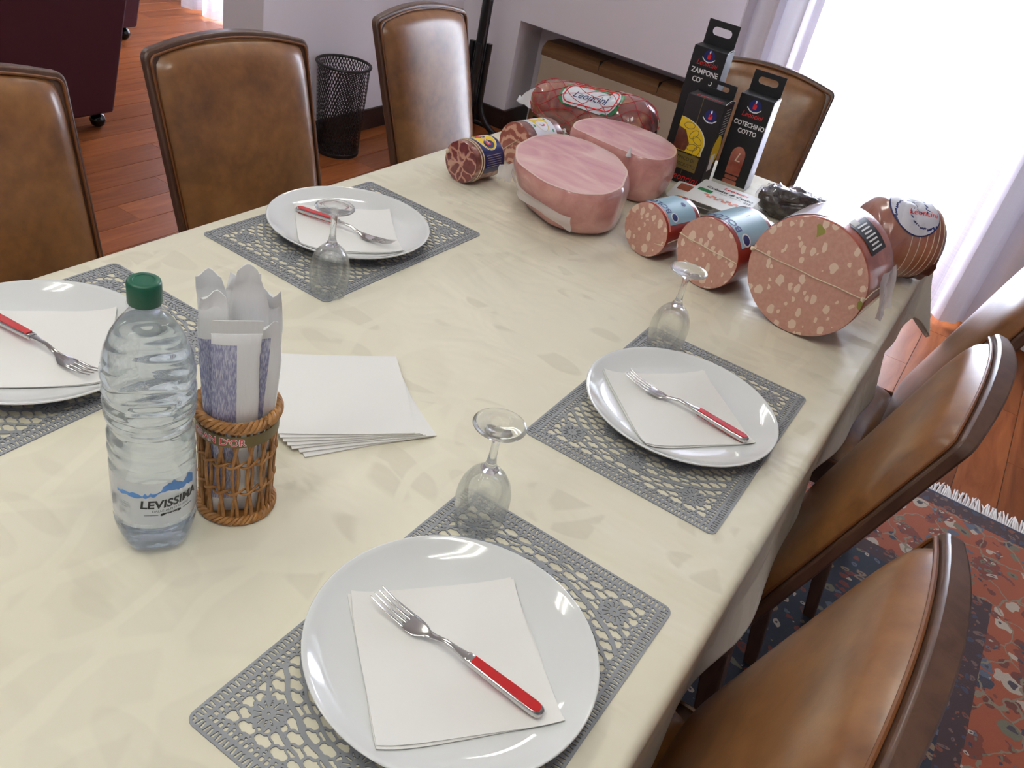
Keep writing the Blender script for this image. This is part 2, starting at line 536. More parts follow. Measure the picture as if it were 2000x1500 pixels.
def ham_side():
    mt = M('ham_side', rough=0.4); nt, p = P(mt)
    v = coords(nt)
    n1 = noise(nt, v, 14, 5, 0.6, 0.8).outputs['Fac']
    c = ramp(nt, n1, [(0.3, srgb(178, 112, 112)), (0.52, srgb(202, 142, 136)), (0.68, srgb(212, 158, 150)), (0.8, srgb(228, 190, 180))])
    link(nt, c, p.inputs['Base Color'])
    meat_coat(p, 0.9, 0.08)
    bump(nt, p, noise(nt, v, 30, 3, 0.6, 1.0).outputs['Fac'], 0.35, 0.004)
    return mt
MAT['hamside'] = ham_side()
MAT['hamfat'] = M('ham_fat_rim', srgb(226, 190, 176), 0.35, Coat_Weight=0.8)

def coppa():
    mt = M('coppa_cut', rough=0.4); nt, p = P(mt)
    v = coords(nt)
    w = nd(nt, 'ShaderNodeVectorMath', {0: noise(nt, v, 28, 3).outputs['Color'], 'Scale': 0.03}, operation='SCALE').outputs[0]
    v2 = nd(nt, 'ShaderNodeVectorMath', {0: v, 1: w}, operation='ADD').outputs[0]
    vo = nd(nt, 'ShaderNodeTexVoronoi', {'Vector': v2, 'Scale': 36.0}, feature='DISTANCE_TO_EDGE').outputs['Distance']
    meat = ramp(nt, noise(nt, v, 70, 3).outputs['Fac'], [(0.3, srgb(96, 34, 40)), (0.7, srgb(130, 58, 58))])
    link(nt, mixc(nt, ramp(nt, vo, [(0.04, gray(1)), (0.10, gray(0))]), meat, srgb(196, 144, 126)), p.inputs['Base Color'])
    meat_coat(p, 0.6, 0.15)
    return mt
MAT['coppa'] = coppa()
def pancetta():
    mt = M('pancetta_cut', rough=0.4); nt, p = P(mt)
    v = coords(nt)
    w = nd(nt, 'ShaderNodeTexWave', {'Vector': v, 'Scale': 13.0, 'Distortion': 9.0, 'Detail': 3.0, 'Detail Scale': 2.0}, wave_type='RINGS', rings_direction='X')
    link(nt, ramp(nt, w.outputs['Fac'], [(0.3, srgb(160, 88, 76)), (0.55, srgb(184, 112, 96)), (0.72, srgb(222, 174, 152))]), p.inputs['Base Color'])
    meat_coat(p, 0.6, 0.15)
    return mt
MAT['pancetta'] = pancetta()
MAT['cured'] = M('cured_meat_side', srgb(110, 56, 50), 0.35, Coat_Weight=0.7, Coat_Roughness=0.1)
nt, p = P(MAT['cured'])
link(nt, ramp(nt, noise(nt, coords(nt), 40, 4, 0.6, 1).outputs['Fac'], [(0.35, srgb(92, 40, 38)), (0.55, srgb(134, 76, 62)), (0.72, srgb(206, 166, 144))]), p.inputs['Base Color'])
MAT['speck'] = M('smoked_ham', srgb(128, 66, 48), 0.3, Coat_Weight=0.9, Coat_Roughness=0.08)
nt, p = P(MAT['speck'])
link(nt, ramp(nt, noise(nt, coords(nt), 13, 5, 0.6, 1.2).outputs['Fac'], [(0.32, srgb(112, 44, 44)), (0.5, srgb(156, 80, 66)), (0.72, srgb(212, 158, 110))]), p.inputs['Base Color'])
MAT['net'] = M('red_netting', srgb(176, 26, 36), 0.5)
MAT['roast'] = M('roast_pork', srgb(168, 84, 56), 0.28, Coat_Weight=0.9, Coat_Roughness=0.08)
nt, p = P(MAT['roast'])
link(nt, ramp(nt, noise(nt, coords(nt), 11, 5, 0.6, 0.8).outputs['Fac'], [(0.3, srgb(124, 66, 50)), (0.5, srgb(164, 98, 74)), (0.75, srgb(192, 136, 106))]), p.inputs['Base Color'])
MAT['crust'] = M('dark_crust', srgb(84, 40, 32), 0.4, Coat_Weight=0.6)
nt, p = P(MAT['crust'])
link(nt, ramp(nt, noise(nt, coords(nt), 26, 5, 0.65).outputs['Fac'], [(0.3, srgb(60, 28, 24)), (0.6, srgb(104, 54, 42)), (0.78, srgb(164, 110, 80))]), p.inputs['Base Color'])
MAT['pepper'] = M('black_pepper_crust', srgb(50, 40, 32), 0.42, Coat_Weight=1.0, Coat_Roughness=0.07)
nt, p = P(MAT['pepper'])
nn = noise(nt, coords(nt), 90, 4, 0.7)
link(nt, ramp(nt, nn.outputs['Fac'], [(0.35, srgb(26, 20, 16)), (0.6, srgb(52, 40, 30)), (0.75, srgb(104, 70, 46))]), p.inputs['Base Color'])
bump(nt, p, nn.outputs['Fac'], 0.5, 0.003)
MAT['wicker'] = wood_mat('wicker', srgb(142, 92, 44), srgb(186, 134, 76), 0.45, (60, 60, 60))
MAT['ribbon'] = M('gold_ribbon', srgb(112, 96, 52), 0.45)

def wrap_mat():
    mt = M('breadstick_wrap', rough=0.25); nt, p = P(mt)
    tc = nt.nodes.new('ShaderNodeTexCoord')
    sep = nd(nt, 'ShaderNodeSeparateXYZ', {'Vector': tc.outputs['Object']})
    lines = nd(nt, 'ShaderNodeTexNoise', {'Vector': nd(nt, 'ShaderNodeMapping', {'Vector': tc.outputs['Object'], 'Scale': (1400, 200, 160)}).outputs[0], 'Scale': 1.0, 'Detail': 2.0})
    pr = ramp(nt, lines.outputs['Fac'], [(0.36, srgb(132, 132, 174)), (0.5, srgb(168, 168, 200)), (0.64, srgb(214, 214, 228))])
    side = math_n(nt, 'LESS_THAN', sep.outputs['X'], 0.001)
    low = math_n(nt, 'LESS_THAN', math_n(nt, 'ABSOLUTE', math_n(nt, 'SUBTRACT', sep.outputs['Z'], 0.128)), 0.106)
    link(nt, mixc(nt, math_n(nt, 'MULTIPLY', side, low), srgb(246, 245, 245), pr), p.inputs['Base Color'])
    meat_coat(p, 0.6, 0.12)
    bump(nt, p, noise(nt, nd(nt, 'ShaderNodeMapping', {'Vector': tc.outputs['Object'], 'Scale': (160, 160, 30)}).outputs[0], 1.0, 3).outputs['Fac'], 0.5, 0.002)
    return mt
MAT['wrap'] = wrap_mat()

def rug_mat():
    mt = M('oriental_rug', rough=0.95); nt, p = P(mt)
    v = coords(nt)
    wob = nd(nt, 'ShaderNodeVectorMath', {0: noise(nt, v, 14, 3).outputs['Color'], 'Scale': 0.07}, operation='SCALE').outputs[0]
    v2 = nd(nt, 'ShaderNodeVectorMath', {0: v, 1: wob}, operation='ADD').outputs[0]
    sep = nd(nt, 'ShaderNodeSeparateXYZ', {'Vector': v})
    dx = math_n(nt, 'SUBTRACT', 1.465, math_n(nt, 'ABSOLUTE', sep.outputs['X']))
    dy = math_n(nt, 'SUBTRACT', 1.50, math_n(nt, 'ABSOLUTE', sep.outputs['Y']))
    d = math_n(nt, 'MINIMUM', dx, dy)
    def florals(scale, ground, cols, thr=0.30, petal=6.0):
        vo = nd(nt, 'ShaderNodeTexVoronoi', {'Vector': v2, 'Scale': scale, 'Randomness': 0.85})
        sc = nd(nt, 'ShaderNodeSeparateColor', {'Color': vo.outputs['Color']})
        c = ramp(nt, sc.outputs[0], [(i / len(cols), k) for i, k in enumerate(cols)], 'CONSTANT')
        size = math_n(nt, 'MULTIPLY_ADD', sc.outputs[1], 0.2, thr - 0.1)
        on = math_n(nt, 'LESS_THAN', vo.outputs['Distance'], size)
        core = math_n(nt, 'LESS_THAN', vo.outputs['Distance'], math_n(nt, 'MULTIPLY', size, 0.4))
        r = mixc(nt, on, ground, c)
        return mixc(nt, core, r, srgb(74, 62, 70))
    red, navy, cream, blue, green = srgb(176, 84, 44), srgb(58, 58, 74), srgb(198, 182, 162), srgb(96, 104, 120), srgb(124, 116, 92)
    main = florals(20, red, [cream, blue, navy, cream, green, srgb(118, 52, 34)], 0.44)
    vine = nd(nt, 'ShaderNodeTexVoronoi', {'Vector': v2, 'Scale': 9.0}, feature='DISTANCE_TO_EDGE').outputs['Distance']
    main = mixc(nt, math_n(nt, 'LESS_THAN', vine, 0.022), main, srgb(150, 132, 108))
    fine = florals(58, srgb(134, 60, 38), [cream, srgb(110, 112, 122), srgb(120, 70, 52), green, navy], 0.42)
    main = mixc(nt, math_n(nt, 'GREATER_THAN', noise(nt, v, 11, 3).outputs['Fac'], 0.57), main, fine)
    guard = florals(46, srgb(70, 40, 42), [srgb(130, 96, 84), srgb(66, 70, 92), srgb(140, 72, 48)], 0.36)
    fld = florals(34, srgb(34, 38, 56), [cream, srgb(150, 120, 92), blue, srgb(130, 50, 34), green], 0.34)
    def ge(t):
        return math_n(nt, 'GREATER_THAN', d, t)
    c = mixc(nt, ge(0.012), srgb(44, 50, 76), guard)
    c = mixc(nt, ge(0.075), c, main)
    c = mixc(nt, ge(0.40), c, guard)
    c = mixc(nt, ge(0.455), c, fld)
    pile = noise(nt, v, 700, 2)
    c = mixc(nt, 0.25, c, mixc(nt, pile.outputs['Fac'], gray(0.02), gray(0.5)), 'OVERLAY')
    link(nt, c, p.inputs['Base Color'])
    bump(nt, p, pile.outputs['Fac'], 0.6, 0.003)
    p.inputs['Sheen Weight'].default_value = 0.2
    return mt
MAT['rug'] = rug_mat()
MAT['fringe'] = M('cotton_fringe', srgb(226, 218, 212), 0.9)
MAT['balcony'] = M('balcony_plaster', srgb(205, 208, 214), 0.8)
MAT['rail'] = M('grey_railing', srgb(110, 118, 136), 0.5)
MAT['windowframe'] = M('white_window_frame', srgb(226, 226, 226), 0.4)

# ------------------------------------------------------------------ the room
XL, XR, YB, YF, ZC = -6.6, 2.4, -2.6, 4.04, 2.8
NX0, NX1, NZ = -2.335, -1.15, 0.56          # radiator niche
WINS = [(-4.56, -3.50), (-0.91, 0.0)]
WZ = 2.35

floor = structure(MB().box(((XL + XR) / 2, (YB + YF) / 2, -0.013), (XR - XL + 0.6, YF - YB + 0.6, 0.02)).build('floor', MAT['subfloor'], smooth=False))
def in_view(x, y, pad=140):
    q = Vector((x, y, 0)) - CAM_POS
    d = q.dot(_f)
    if d < 0.3:
        return False
    px = 1000 + FPX * q.dot(CR) / d; py = 750 - FPX * q.dot(CU) / d
    return -pad < px < 2000 + pad and -pad < py < 1500 + pad
def board_mesh(w, l):
    g, t = 0.0007, 0.003
    mb = MB()
    e = 0.0012
    vs = [(-w / 2 + g, -l / 2 + g, -t), (w / 2 - g, -l / 2 + g, -t), (w / 2 - g, l / 2 - g, -t), (-w / 2 + g, l / 2 - g, -t)]
    vs += [(x * (1 - e / w * 2), y, 0.0) for x, y, z in vs]
    mb.add(vs, [(4, 5, 6, 7), (0, 1, 5, 4), (1, 2, 6, 5), (2, 3, 7, 6), (3, 0, 4, 7)])
    me = bpy.data.meshes.new('floor_board'); me.from_pydata(mb.v, [], mb.f); me.materials.append(MAT['floor']); me.update()
    return me
BW = 0.138
board_meshes = {l: board_mesh(BW, l) for l in (0.62, 0.78, 0.95, 1.15)}
cand = []
nx = int((XR - XL) / BW)
for i in range(nx):
    x = XL + 0.005 + BW * (i + 0.5)
    y = YB - RND.random() * 0.7
    while y < YF + 0.1:
        l = RND.choice((0.62, 0.78, 0.95, 1.15))
        yc = y + l / 2
        y += l
        under_rug = -1.98 < x < 0.80 and yc + l / 2 < 2.5
        solid = x > -2.93 and x < -2.67 and yc - l / 2 > 2.7
        if yc - l / 2 > YF + 0.1 or under_rug or solid:
            continue
        if any(in_view(x, yc + k * l / 2, 30) for k in (-1, 0, 1)):
            q = Vector((x, yc, 0)) - CAM_POS
            cand.append((q.length, x, yc, l))
cand.sort()
rest = MB()
for k, (dq, x, yc, l) in enumerate(cand):
    if k < 300:
        o = bpy.data.objects.new('floor_board', board_meshes[l]); COL.objects.link(o)
        o.parent = floor; o.location = (x, yc, 0)
    else:
        rest.box((x, yc, -0.0015), (BW - 0.0014, l - 0.0014, 0.003))
if rest.f:
    o = rest.build('distant_floor_boards', MAT['floor'], floor, smooth=False); o['kind'] = 'stuff'

def wall_with_holes(name, y0, y1, holes, niche):
    mb = MB()
    xs = sorted(set([XL - 0.1, XR + 0.1] + [a for h in holes for a in h] + list(niche[:2])))
    yc, t = (y0 + y1) / 2, (y1 - y0)
    for a, b in zip(xs[:-1], xs[1:]):
        mid = (a + b) / 2
        z0 = -0.01
        hole = next((h for h in holes if h[0] <= mid <= h[1]), None)
        if hole:
            z0 = WZ
        elif niche[0] <= mid <= niche[1]:
            mb.box((mid, y1 - 0.05, niche[2] / 2), (b - a, 0.1, niche[2] + 0.02))
            z0 = niche[2]
        mb.box((mid, yc, (z0 + ZC) / 2), (b - a, t, ZC - z0))
    return structure(mb.build(name, MAT['wall'], smooth=False, fix=True))
wall_with_holes('wall_window', YF, YF + 0.34, WINS, (NX0, NX1, NZ))
structure(MB().box((-2.805, (2.64 + YF) / 2, ZC / 2), (0.23, YF - 2.64, ZC)).build('wall_divider', MAT['wall'], smooth=False, bev=0.004))
structure(MB().box((XL - 0.1, (YB + YF) / 2, ZC / 2), (0.2, YF - YB, ZC)).build('wall_left', MAT['wall'], smooth=False))
structure(MB().box((XR + 0.1, (YB + YF) / 2, ZC / 2), (0.2, YF - YB, ZC)).build('wall_right', MAT['wall'], smooth=False))
structure(MB().box(((XL + XR) / 2, YB - 0.1, ZC / 2), (XR - XL + 0.4, 0.2, ZC)).build('wall_rear', MAT['wall'], smooth=False))
structure(MB().box(((XL + XR) / 2, (YB + YF) / 2, ZC + 0.05), (XR - XL + 0.6, YF - YB + 0.8, 0.1)).build('ceiling', MAT['ceiling'], smooth=False))
bb = 0.10
structure(MB().box((-2.682, (2.64 + YF) / 2, bb / 2), (0.016, YF - 2.64 + 0.02, bb)).build('baseboard_divider', MAT['baseboard'], smooth=False, bev=0.003))
structure(MB().box(((-2.674 + NX0) / 2, YF - 0.008, bb / 2), (NX0 + 2.674, 0.016, bb)).build('baseboard_corner', MAT['baseboard'], smooth=False, bev=0.003))
structure(MB().box((NX0 + 0.008, YF + 0.11, bb / 2), (0.016, 0.25, bb)).build('baseboard_niche', MAT['baseboard'], smooth=False, bev=0.003))
structure(MB().box(((NX1 + WINS[1][0]) / 2, YF - 0.008, bb / 2), (WINS[1][0] - NX1, 0.016, bb)).build('baseboard_window', MAT['baseboard'], smooth=False, bev=0.003))
structure(MB().box(((WINS[1][1] + XR) / 2, YF - 0.008, bb / 2), (XR - WINS[1][1], 0.016, bb)).build('baseboard_right', MAT['baseboard'], smooth=False, bev=0.003))

pane_mat = film('window_pane', opacity=0.0, rough=0.0)
for k, (a, b) in enumerate(WINS):
    w = bpy.data.objects.new('window_%d' % (k + 1), None); COL.objects.link(w); structure(w)
    w.location = ((a + b) / 2, YF + 0.24, 0)
    W = b - a
    nleaf = 1 if W < 1.0 else 2
    for j in range(nleaf):
        lw = W / nleaf
        cx = -W / 2 + lw * (j + 0.5)
        mb = MB()
        for sx in (-1, 1):
            mb.box((cx + sx * (lw / 2 - 0.03), 0, WZ / 2), (0.06, 0.05, WZ - 0.002))
        mb.box((cx, 0, 0.06), (lw - 0.12, 0.05, 0.118)); mb.box((cx, 0, WZ - 0.035), (lw - 0.12, 0.05, 0.068))
        mb.build('window_frame', MAT['windowframe'], w, smooth=False)
        MB().box((cx, 0, WZ / 2 + 0.025), (lw - 0.12, 0.006, WZ - 0.19)).build('pane', pane_mat, w, smooth=False)
    portal(((a + b) / 2, YF + 0.36, WZ / 2), (radians(-90), 0, 0), W, WZ)

# balcony beyond the window
structure(MB().box((-0.4, 5.05, -0.09), (6.0, 1.3, 0.16)).build('floor_balcony', MAT['balcony'], smooth=False))
rl = thing('balcony_railing', 'grey metal balcony railing seen through the sheer window curtain', 'railing', (-0.4, 5.35, -0.01))
MB().box((0, 0, 0.66), (5.4, 0.09, 0.05)).build('top_rail', MAT['rail'], rl, smooth=False)
MB().box((0, 0, 0.12), (5.4, 0.05, 0.04)).build('bottom_rail', MAT['rail'], rl, smooth=False)
bal = None
for i in range(54):
    if bal is None:
        bal = MB().box((0, 0, 0.33), (0.022, 0.022, 0.66)).build('baluster', MAT['rail'], rl, smooth=False)
        o = bal
    else:
        o = bal.copy(); COL.objects.link(o)
    o.location.x = -2.65 + i * 0.1

# ceiling lamps (above the frame)
def ceiling_lamp(x, y, label):
    t = thing('ceiling_lamp', label, 'lamp', (x, y, ZC - 0.07), 0, 'fluorescent ceiling lamps')
    mb = MB()
    mb.box((0, 0, 0.055), (0.30, 1.26, 0.03))
    for s in (-1, 1):
        mb.box((s * 0.145, 0, 0.02), (0.01, 1.26, 0.06))
    mb.build('housing', MAT['fixture'], t, smooth=False)
    for s in (-1, 1):
        MB().tube([(s * 0.07, -0.59, 0.012), (s * 0.07, 0.59, 0.012)], 0.014, 10).build('tube', MAT['tube'], t)
ceiling_lamp(-0.10, 0.35, 'twin tube ceiling lamp above the right side of the table')
ceiling_lamp(-1.45, 0.0, 'twin tube ceiling lamp above the left side of the table')
ceiling_lamp(-1.85, 2.75, 'added twin tube ceiling lamp brightening the wall by the waste bin')  # extra fixture, added only to brighten the divider wall
ceiling_lamp(-0.7, -0.9, 'twin tube ceiling lamp behind the viewer')
ceiling_lamp(-4.3, 1.4, 'twin tube ceiling lamp above the burgundy armchairs')

# curtains
def curtain(name, label, x0, x1, y, folds, amp, seed, ztop=2.55, zb=0.015, mat='sheer'):
    r = random.Random(seed)
    ph = [r.random() * 6.28 for _ in range(4)]
    nu, nv = int((x1 - x0) / 0.012) + 2, 26
    def fn(u, v):
        x = x0 + (x1 - x0) * u
        z = zb + (ztop - zb) * v
        s = u * folds * 2 * pi
        w = sin(s + ph[0] + 0.5 * sin(s * 0.37 + ph[1])) + 0.35 * sin(2.1 * s + ph[2])
        spread = 1.0 + 0.35 * (1 - v)
        return (x + 0.012 * sin(s * 1.0 + ph[3]) * spread, y + amp * w * spread, z + 0.006 * sin(s * .5) * (1 - v))
    t = MB().grid(nu, nv, fn).build(name, MAT[mat])
    return tag(t, label, 'curtain')
curtain('sheer_curtain', 'white sheer curtain glowing in front of the bright dining area window', -0.89, 0.01, 3.88, 4.5, 0.030, 3)
curtain('linen_curtain', 'gathered off white curtain panel between radiator niche and bright window', -1.19, -0.87, 3.875, 2.6, 0.026, 6, mat='linen')
curtain('linen_curtain', 'gathered off white curtain panel to the right of the bright window, hem on the floor', -0.005, 0.66, 3.875, 4.0, 0.032, 8, mat='linen')
curtain('sheer_curtain', 'white sheer curtain hanging beyond the wall stub near the armchairs', -4.65, -3.3, 3.90, 6.0, 0.028, 5)

# ------------------------------------------------------------------ radiator unit, coat stand, bin, armchairs
rad = thing('fan_coil_unit', 'beige fan coil heater with brown top grille set in wall niche', 'heater', ((-2.2 - 1.2) / 2, 4.155, 0))
RW = 0.99
MB().box((0, 0, 0.235), (RW, 0.17, 0.39)).build('body', MAT['beige'], rad, smooth=False, bev=0.004)
poly = [(-0.085, 0.43), (-0.085, 0.468), (-0.045, 0.494), (0.085, 0.494), (0.085, 0.43)]
MB().prism(poly, lambda a, b: (-RW / 2 - 0.004, a, b), lambda a, b: (RW / 2 + 0.004, a, b)).build('top_cover', MAT['brownplastic'], rad, smooth=False, fix=True)
for k in range(1, 3):
    MB().box((-RW / 2 + k * RW / 3, -0.0, 0.4705), (0.002, 0.176, 0.05)).build('cover_joint', MAT['darkslot'], rad, smooth=False)
MB().box((-RW / 2 + 0.06, -0.083, 0.085), (0.13, 0.012, 0.165)).build('lower_grille', MAT['brownplastic'], rad, smooth=False, bev=0.002)
for k in range(4):
    MB().box((-RW / 2 + 0.07, -0.0895, 0.05 + k * 0.033), (0.09, 0.003, 0.012)).build('grille_slot', MAT['darkslot'], rad, smooth=False)
bdg = MB(); put_poly(bdg, rrect(0.045, 0.012, 0.002), lambda u, v: (RW / 2 - 0.08 + u, -0.0862, 0.33 + v))
bdg.build('badge', MAT['inkgreen'], rad, smooth=False)
MB().box((-0.2, 0.02, 0.02), (0.5, 0.1, 0.04)).build('foot', MAT['darkslot'], rad, smooth=False)

cs = thing('coat_stand', 'black tubular coat stand in the corner behind the tall chair', 'coat stand', (-2.37, 3.76, 0))
MB().lathe([(0.026, 0.16), (0.026, 0.70), (0.0265, 0.705), (0.030, 0.708), (0.030, 0.735), (0.026, 0.738), (0.0255, 0.742), (0.022, 0.748), (0.021, 1.62), (0.012, 1.65), (0, 1.652)], 20).build('pole', MAT['black'], cs)
for k, a in enumerate((-65, 25, 115, 205)):
    ca, sa = cos(radians(a)), sin(radians(a))
    pts = []
    for z in np.linspace(0.47, 0.20, 6):
        pts.append((ca * 0.042, sa * 0.042, z))
    for q in np.linspace(0.1, 1, 10):
        ang = q * pi / 2
        pts.append((ca * (0.042 + 0.20 * (1 - cos(ang))), sa * (0.042 + 0.20 * (1 - cos(ang))), 0.20 - 0.184 * sin(ang)))
    pts.append((ca * 0.30, sa * 0.30, 0.016))
    MB().tube(pts, 0.0155, 10).build('leg', MAT['black'], cs)
ring = [(0.14 * cos(q), -0.03 + 0.14 * sin(q), 0.045) for q in np.linspace(0, 2 * pi, 33)[:-1]]
MB().tube(ring, 0.012, 8, closed=True).build('umbrella_ring', MAT['black'], cs)
for k in range(4):
    a = radians(k * 90 + 30)
    MB().tube([(0.02 * cos(a), 0.02 * sin(a), 1.55), (0.1 * cos(a), 0.1 * sin(a), 1.60), (0.14 * cos(a), 0.14 * sin(a), 1.67)], 0.008, 8).build('hook', MAT['black'], cs)

bn = thing('waste_bin', 'black wire mesh waste paper bin by the white wall', 'waste bin', (-2.555, 2.985, 0))
HB, RB, RT = 0.40, 0.094, 0.116
def rb(z):
    return RB + (RT - RB) * z / HB
wm = MB()
NH = 52
for s in (-1, 1):
    for i in range(NH):
        a0 = 2 * pi * i / NH
        vs, fs = [], []
        ns = 24
        for j in range(ns + 1):
            z = 0.012 + (HB - 0.02) * j / ns
            a = a0 + s * (z / 0.0155) * (pi / NH)
            for k in (-1, 1):
                aa = a + k * 0.0023 / rb(z)
                vs.append((rb(z) * cos(aa), rb(z) * sin(aa), z))
        for j in range(ns):
            fs.append((2 * j, 2 * j + 1, 2 * j + 3, 2 * j + 2))
        wm.add(vs, fs)
o = wm.build('wire_mesh', MAT['wire'], bn); o['kind'] = 'stuff'
MB().lathe([(0, 0.0), (RB + 0.001, 0.0), (RB + 0.003, 0.004), (RB + 0.003, 0.016), (RB, 0.018), (RB - 0.002, 0.006), (0, 0.006)], 40).build('base', MAT['wire'], bn)
MB().tube([((RT) * cos(q), (RT) * sin(q), HB - 0.004) for q in np.linspace(0, 2 * pi, 49)[:-1]], 0.0065, 8, closed=True).build('rim', MAT['wire'], bn)

def armchair(loc, label):
    t = thing('armchair', label, 'armchair', loc, 0, 'burgundy armchairs')
    # back faces +x; bottom narrower than the top
    D, W = 0.84, 0.92
    mb = MB()
    def slab(x0, x1, y0, y1, z0, z1, fl):
        vs = []
        for z, k in ((z0, 0.0), (z1, fl)):
            vs += [(x0 - (k if x0 < -0.3 else 0) * 0, y0 - k, z), (x1 + k, y0 - k, z), (x1 + k, y1 + k, z), (x0, y1 + k, z)]
        mb.add(vs, [(3, 2, 1, 0), (4, 5, 6, 7), (0, 1, 5, 4), (1, 2, 6, 5), (2, 3, 7, 6), (3, 0, 4, 7)])
    slab(0.20, 0.42, -W / 2, W / 2, 0.08, 0.80, 0.085)
    mb.build('back', MAT['burgundy'], t, bev=0.012)
    for s in (-1, 1):
        MB().box((-0.11, s * (W / 2 - 0.09), 0.33), (0.63, 0.18, 0.50)).build('arm', MAT['burgundy'], t, bev=0.03, bseg=3)
    MB().box((-0.11, 0, 0.20), (0.62, W - 0.37, 0.23)).build('base', MAT['burgundy'], t, bev=0.01)
    MB().box((-0.12, 0, 0.385), (0.62, W - 0.375, 0.14)).build('seat_cushion', MAT['burgundy'], t, bev=0.03, bseg=3)
    for x in (-0.34, 0.346):
        for y in (-W / 2 + 0.028, W / 2 - 0.028):
            c = MB().lathe([(0.0, 0.0), (0.014, 0.003), (0.026, 0.012), (0.032, 0.028), (0.032, 0.036), (0.026, 0.052), (0.014, 0.062), (0.0, 0.066)], 20, c=(x, y, 0)).build('caster', MAT['caster'], t)
            MB().lathe([(0.009, 0.055), (0.009, 0.085)], 10, c=(x, y, 0)).build('caster_stem', MAT['chrome'], c)
    return t
armchair((-3.60, 1.835, 0), 'burgundy upholstered armchair on black ball casters behind the left dining chairs')
armchair((-4.585, 2.72, 0), 'farther burgundy armchair partly hidden behind the nearer one')

# ------------------------------------------------------------------ rug
rug = thing('oriental_rug', 'orange red and navy oriental rug with white fringe under the table', 'rug', (-0.585, 1.05, 0))
MB().box((0, 0, 0.005), (2.93, 3.0, 0.01)).build('pile', MAT['rug'], rug, smooth=False, bev=0.003)
fr = MB()
rr = random.Random(4)
for i in range(560):
    x = -1.46 + 2.92 * i / 559
    for e in (1, -1):
        l = 0.056 + 0.026 * rr.random()
        dx = (rr.random() - 0.5) * 0.03
        pts = [(x, e * 1.495, 0.006), (x + dx * 0.4, e * (1.50 + l * 0.5), 0.006 + 0.004 * rr.random()), (x + dx, e * (1.50 + l), 0.003)]
        fr.tube(pts, [0.0034, 0.0036, 0.0022], 4)
o = fr.build('fringe', MAT['fringe'], rug, smooth=False); o['kind'] = 'stuff'

# ------------------------------------------------------------------ chairs
def outline(inset=0.0, z0=0.44, r=0.030):
    """closed (y, z) outline of the chair back, arched top, rounded upper corners"""
    pts = []
    def hw(z):
        return 0.196 + 0.014 * (z - 0.44) / 0.48 - inset
    zt = 0.920 - inset
    pts.append((-hw(z0), z0 + inset)); 
    pts.append((hw(z0), z0 + inset))
    for k in range(7):
        a = radians(90 * k / 6)
        pts.append((hw(zt) - r + r * cos(a), zt - r + r * sin(a)))
    n = 12
    for k in range(1, n):
        s = 1 - 2 * k / n
        y = s * (hw(zt) - r)
        pts.append((y, zt + 0.023 * (1 - s * s)))
    for k in range(7):
        a = radians(90 + 90 * k / 6)
        pts.append((-hw(zt) + r + r * cos(a), zt - r + r * sin(a)))
    return pts
LEAN = 0.30
def bx(z):
    return -0.20 - LEAN * (z - 0.46)

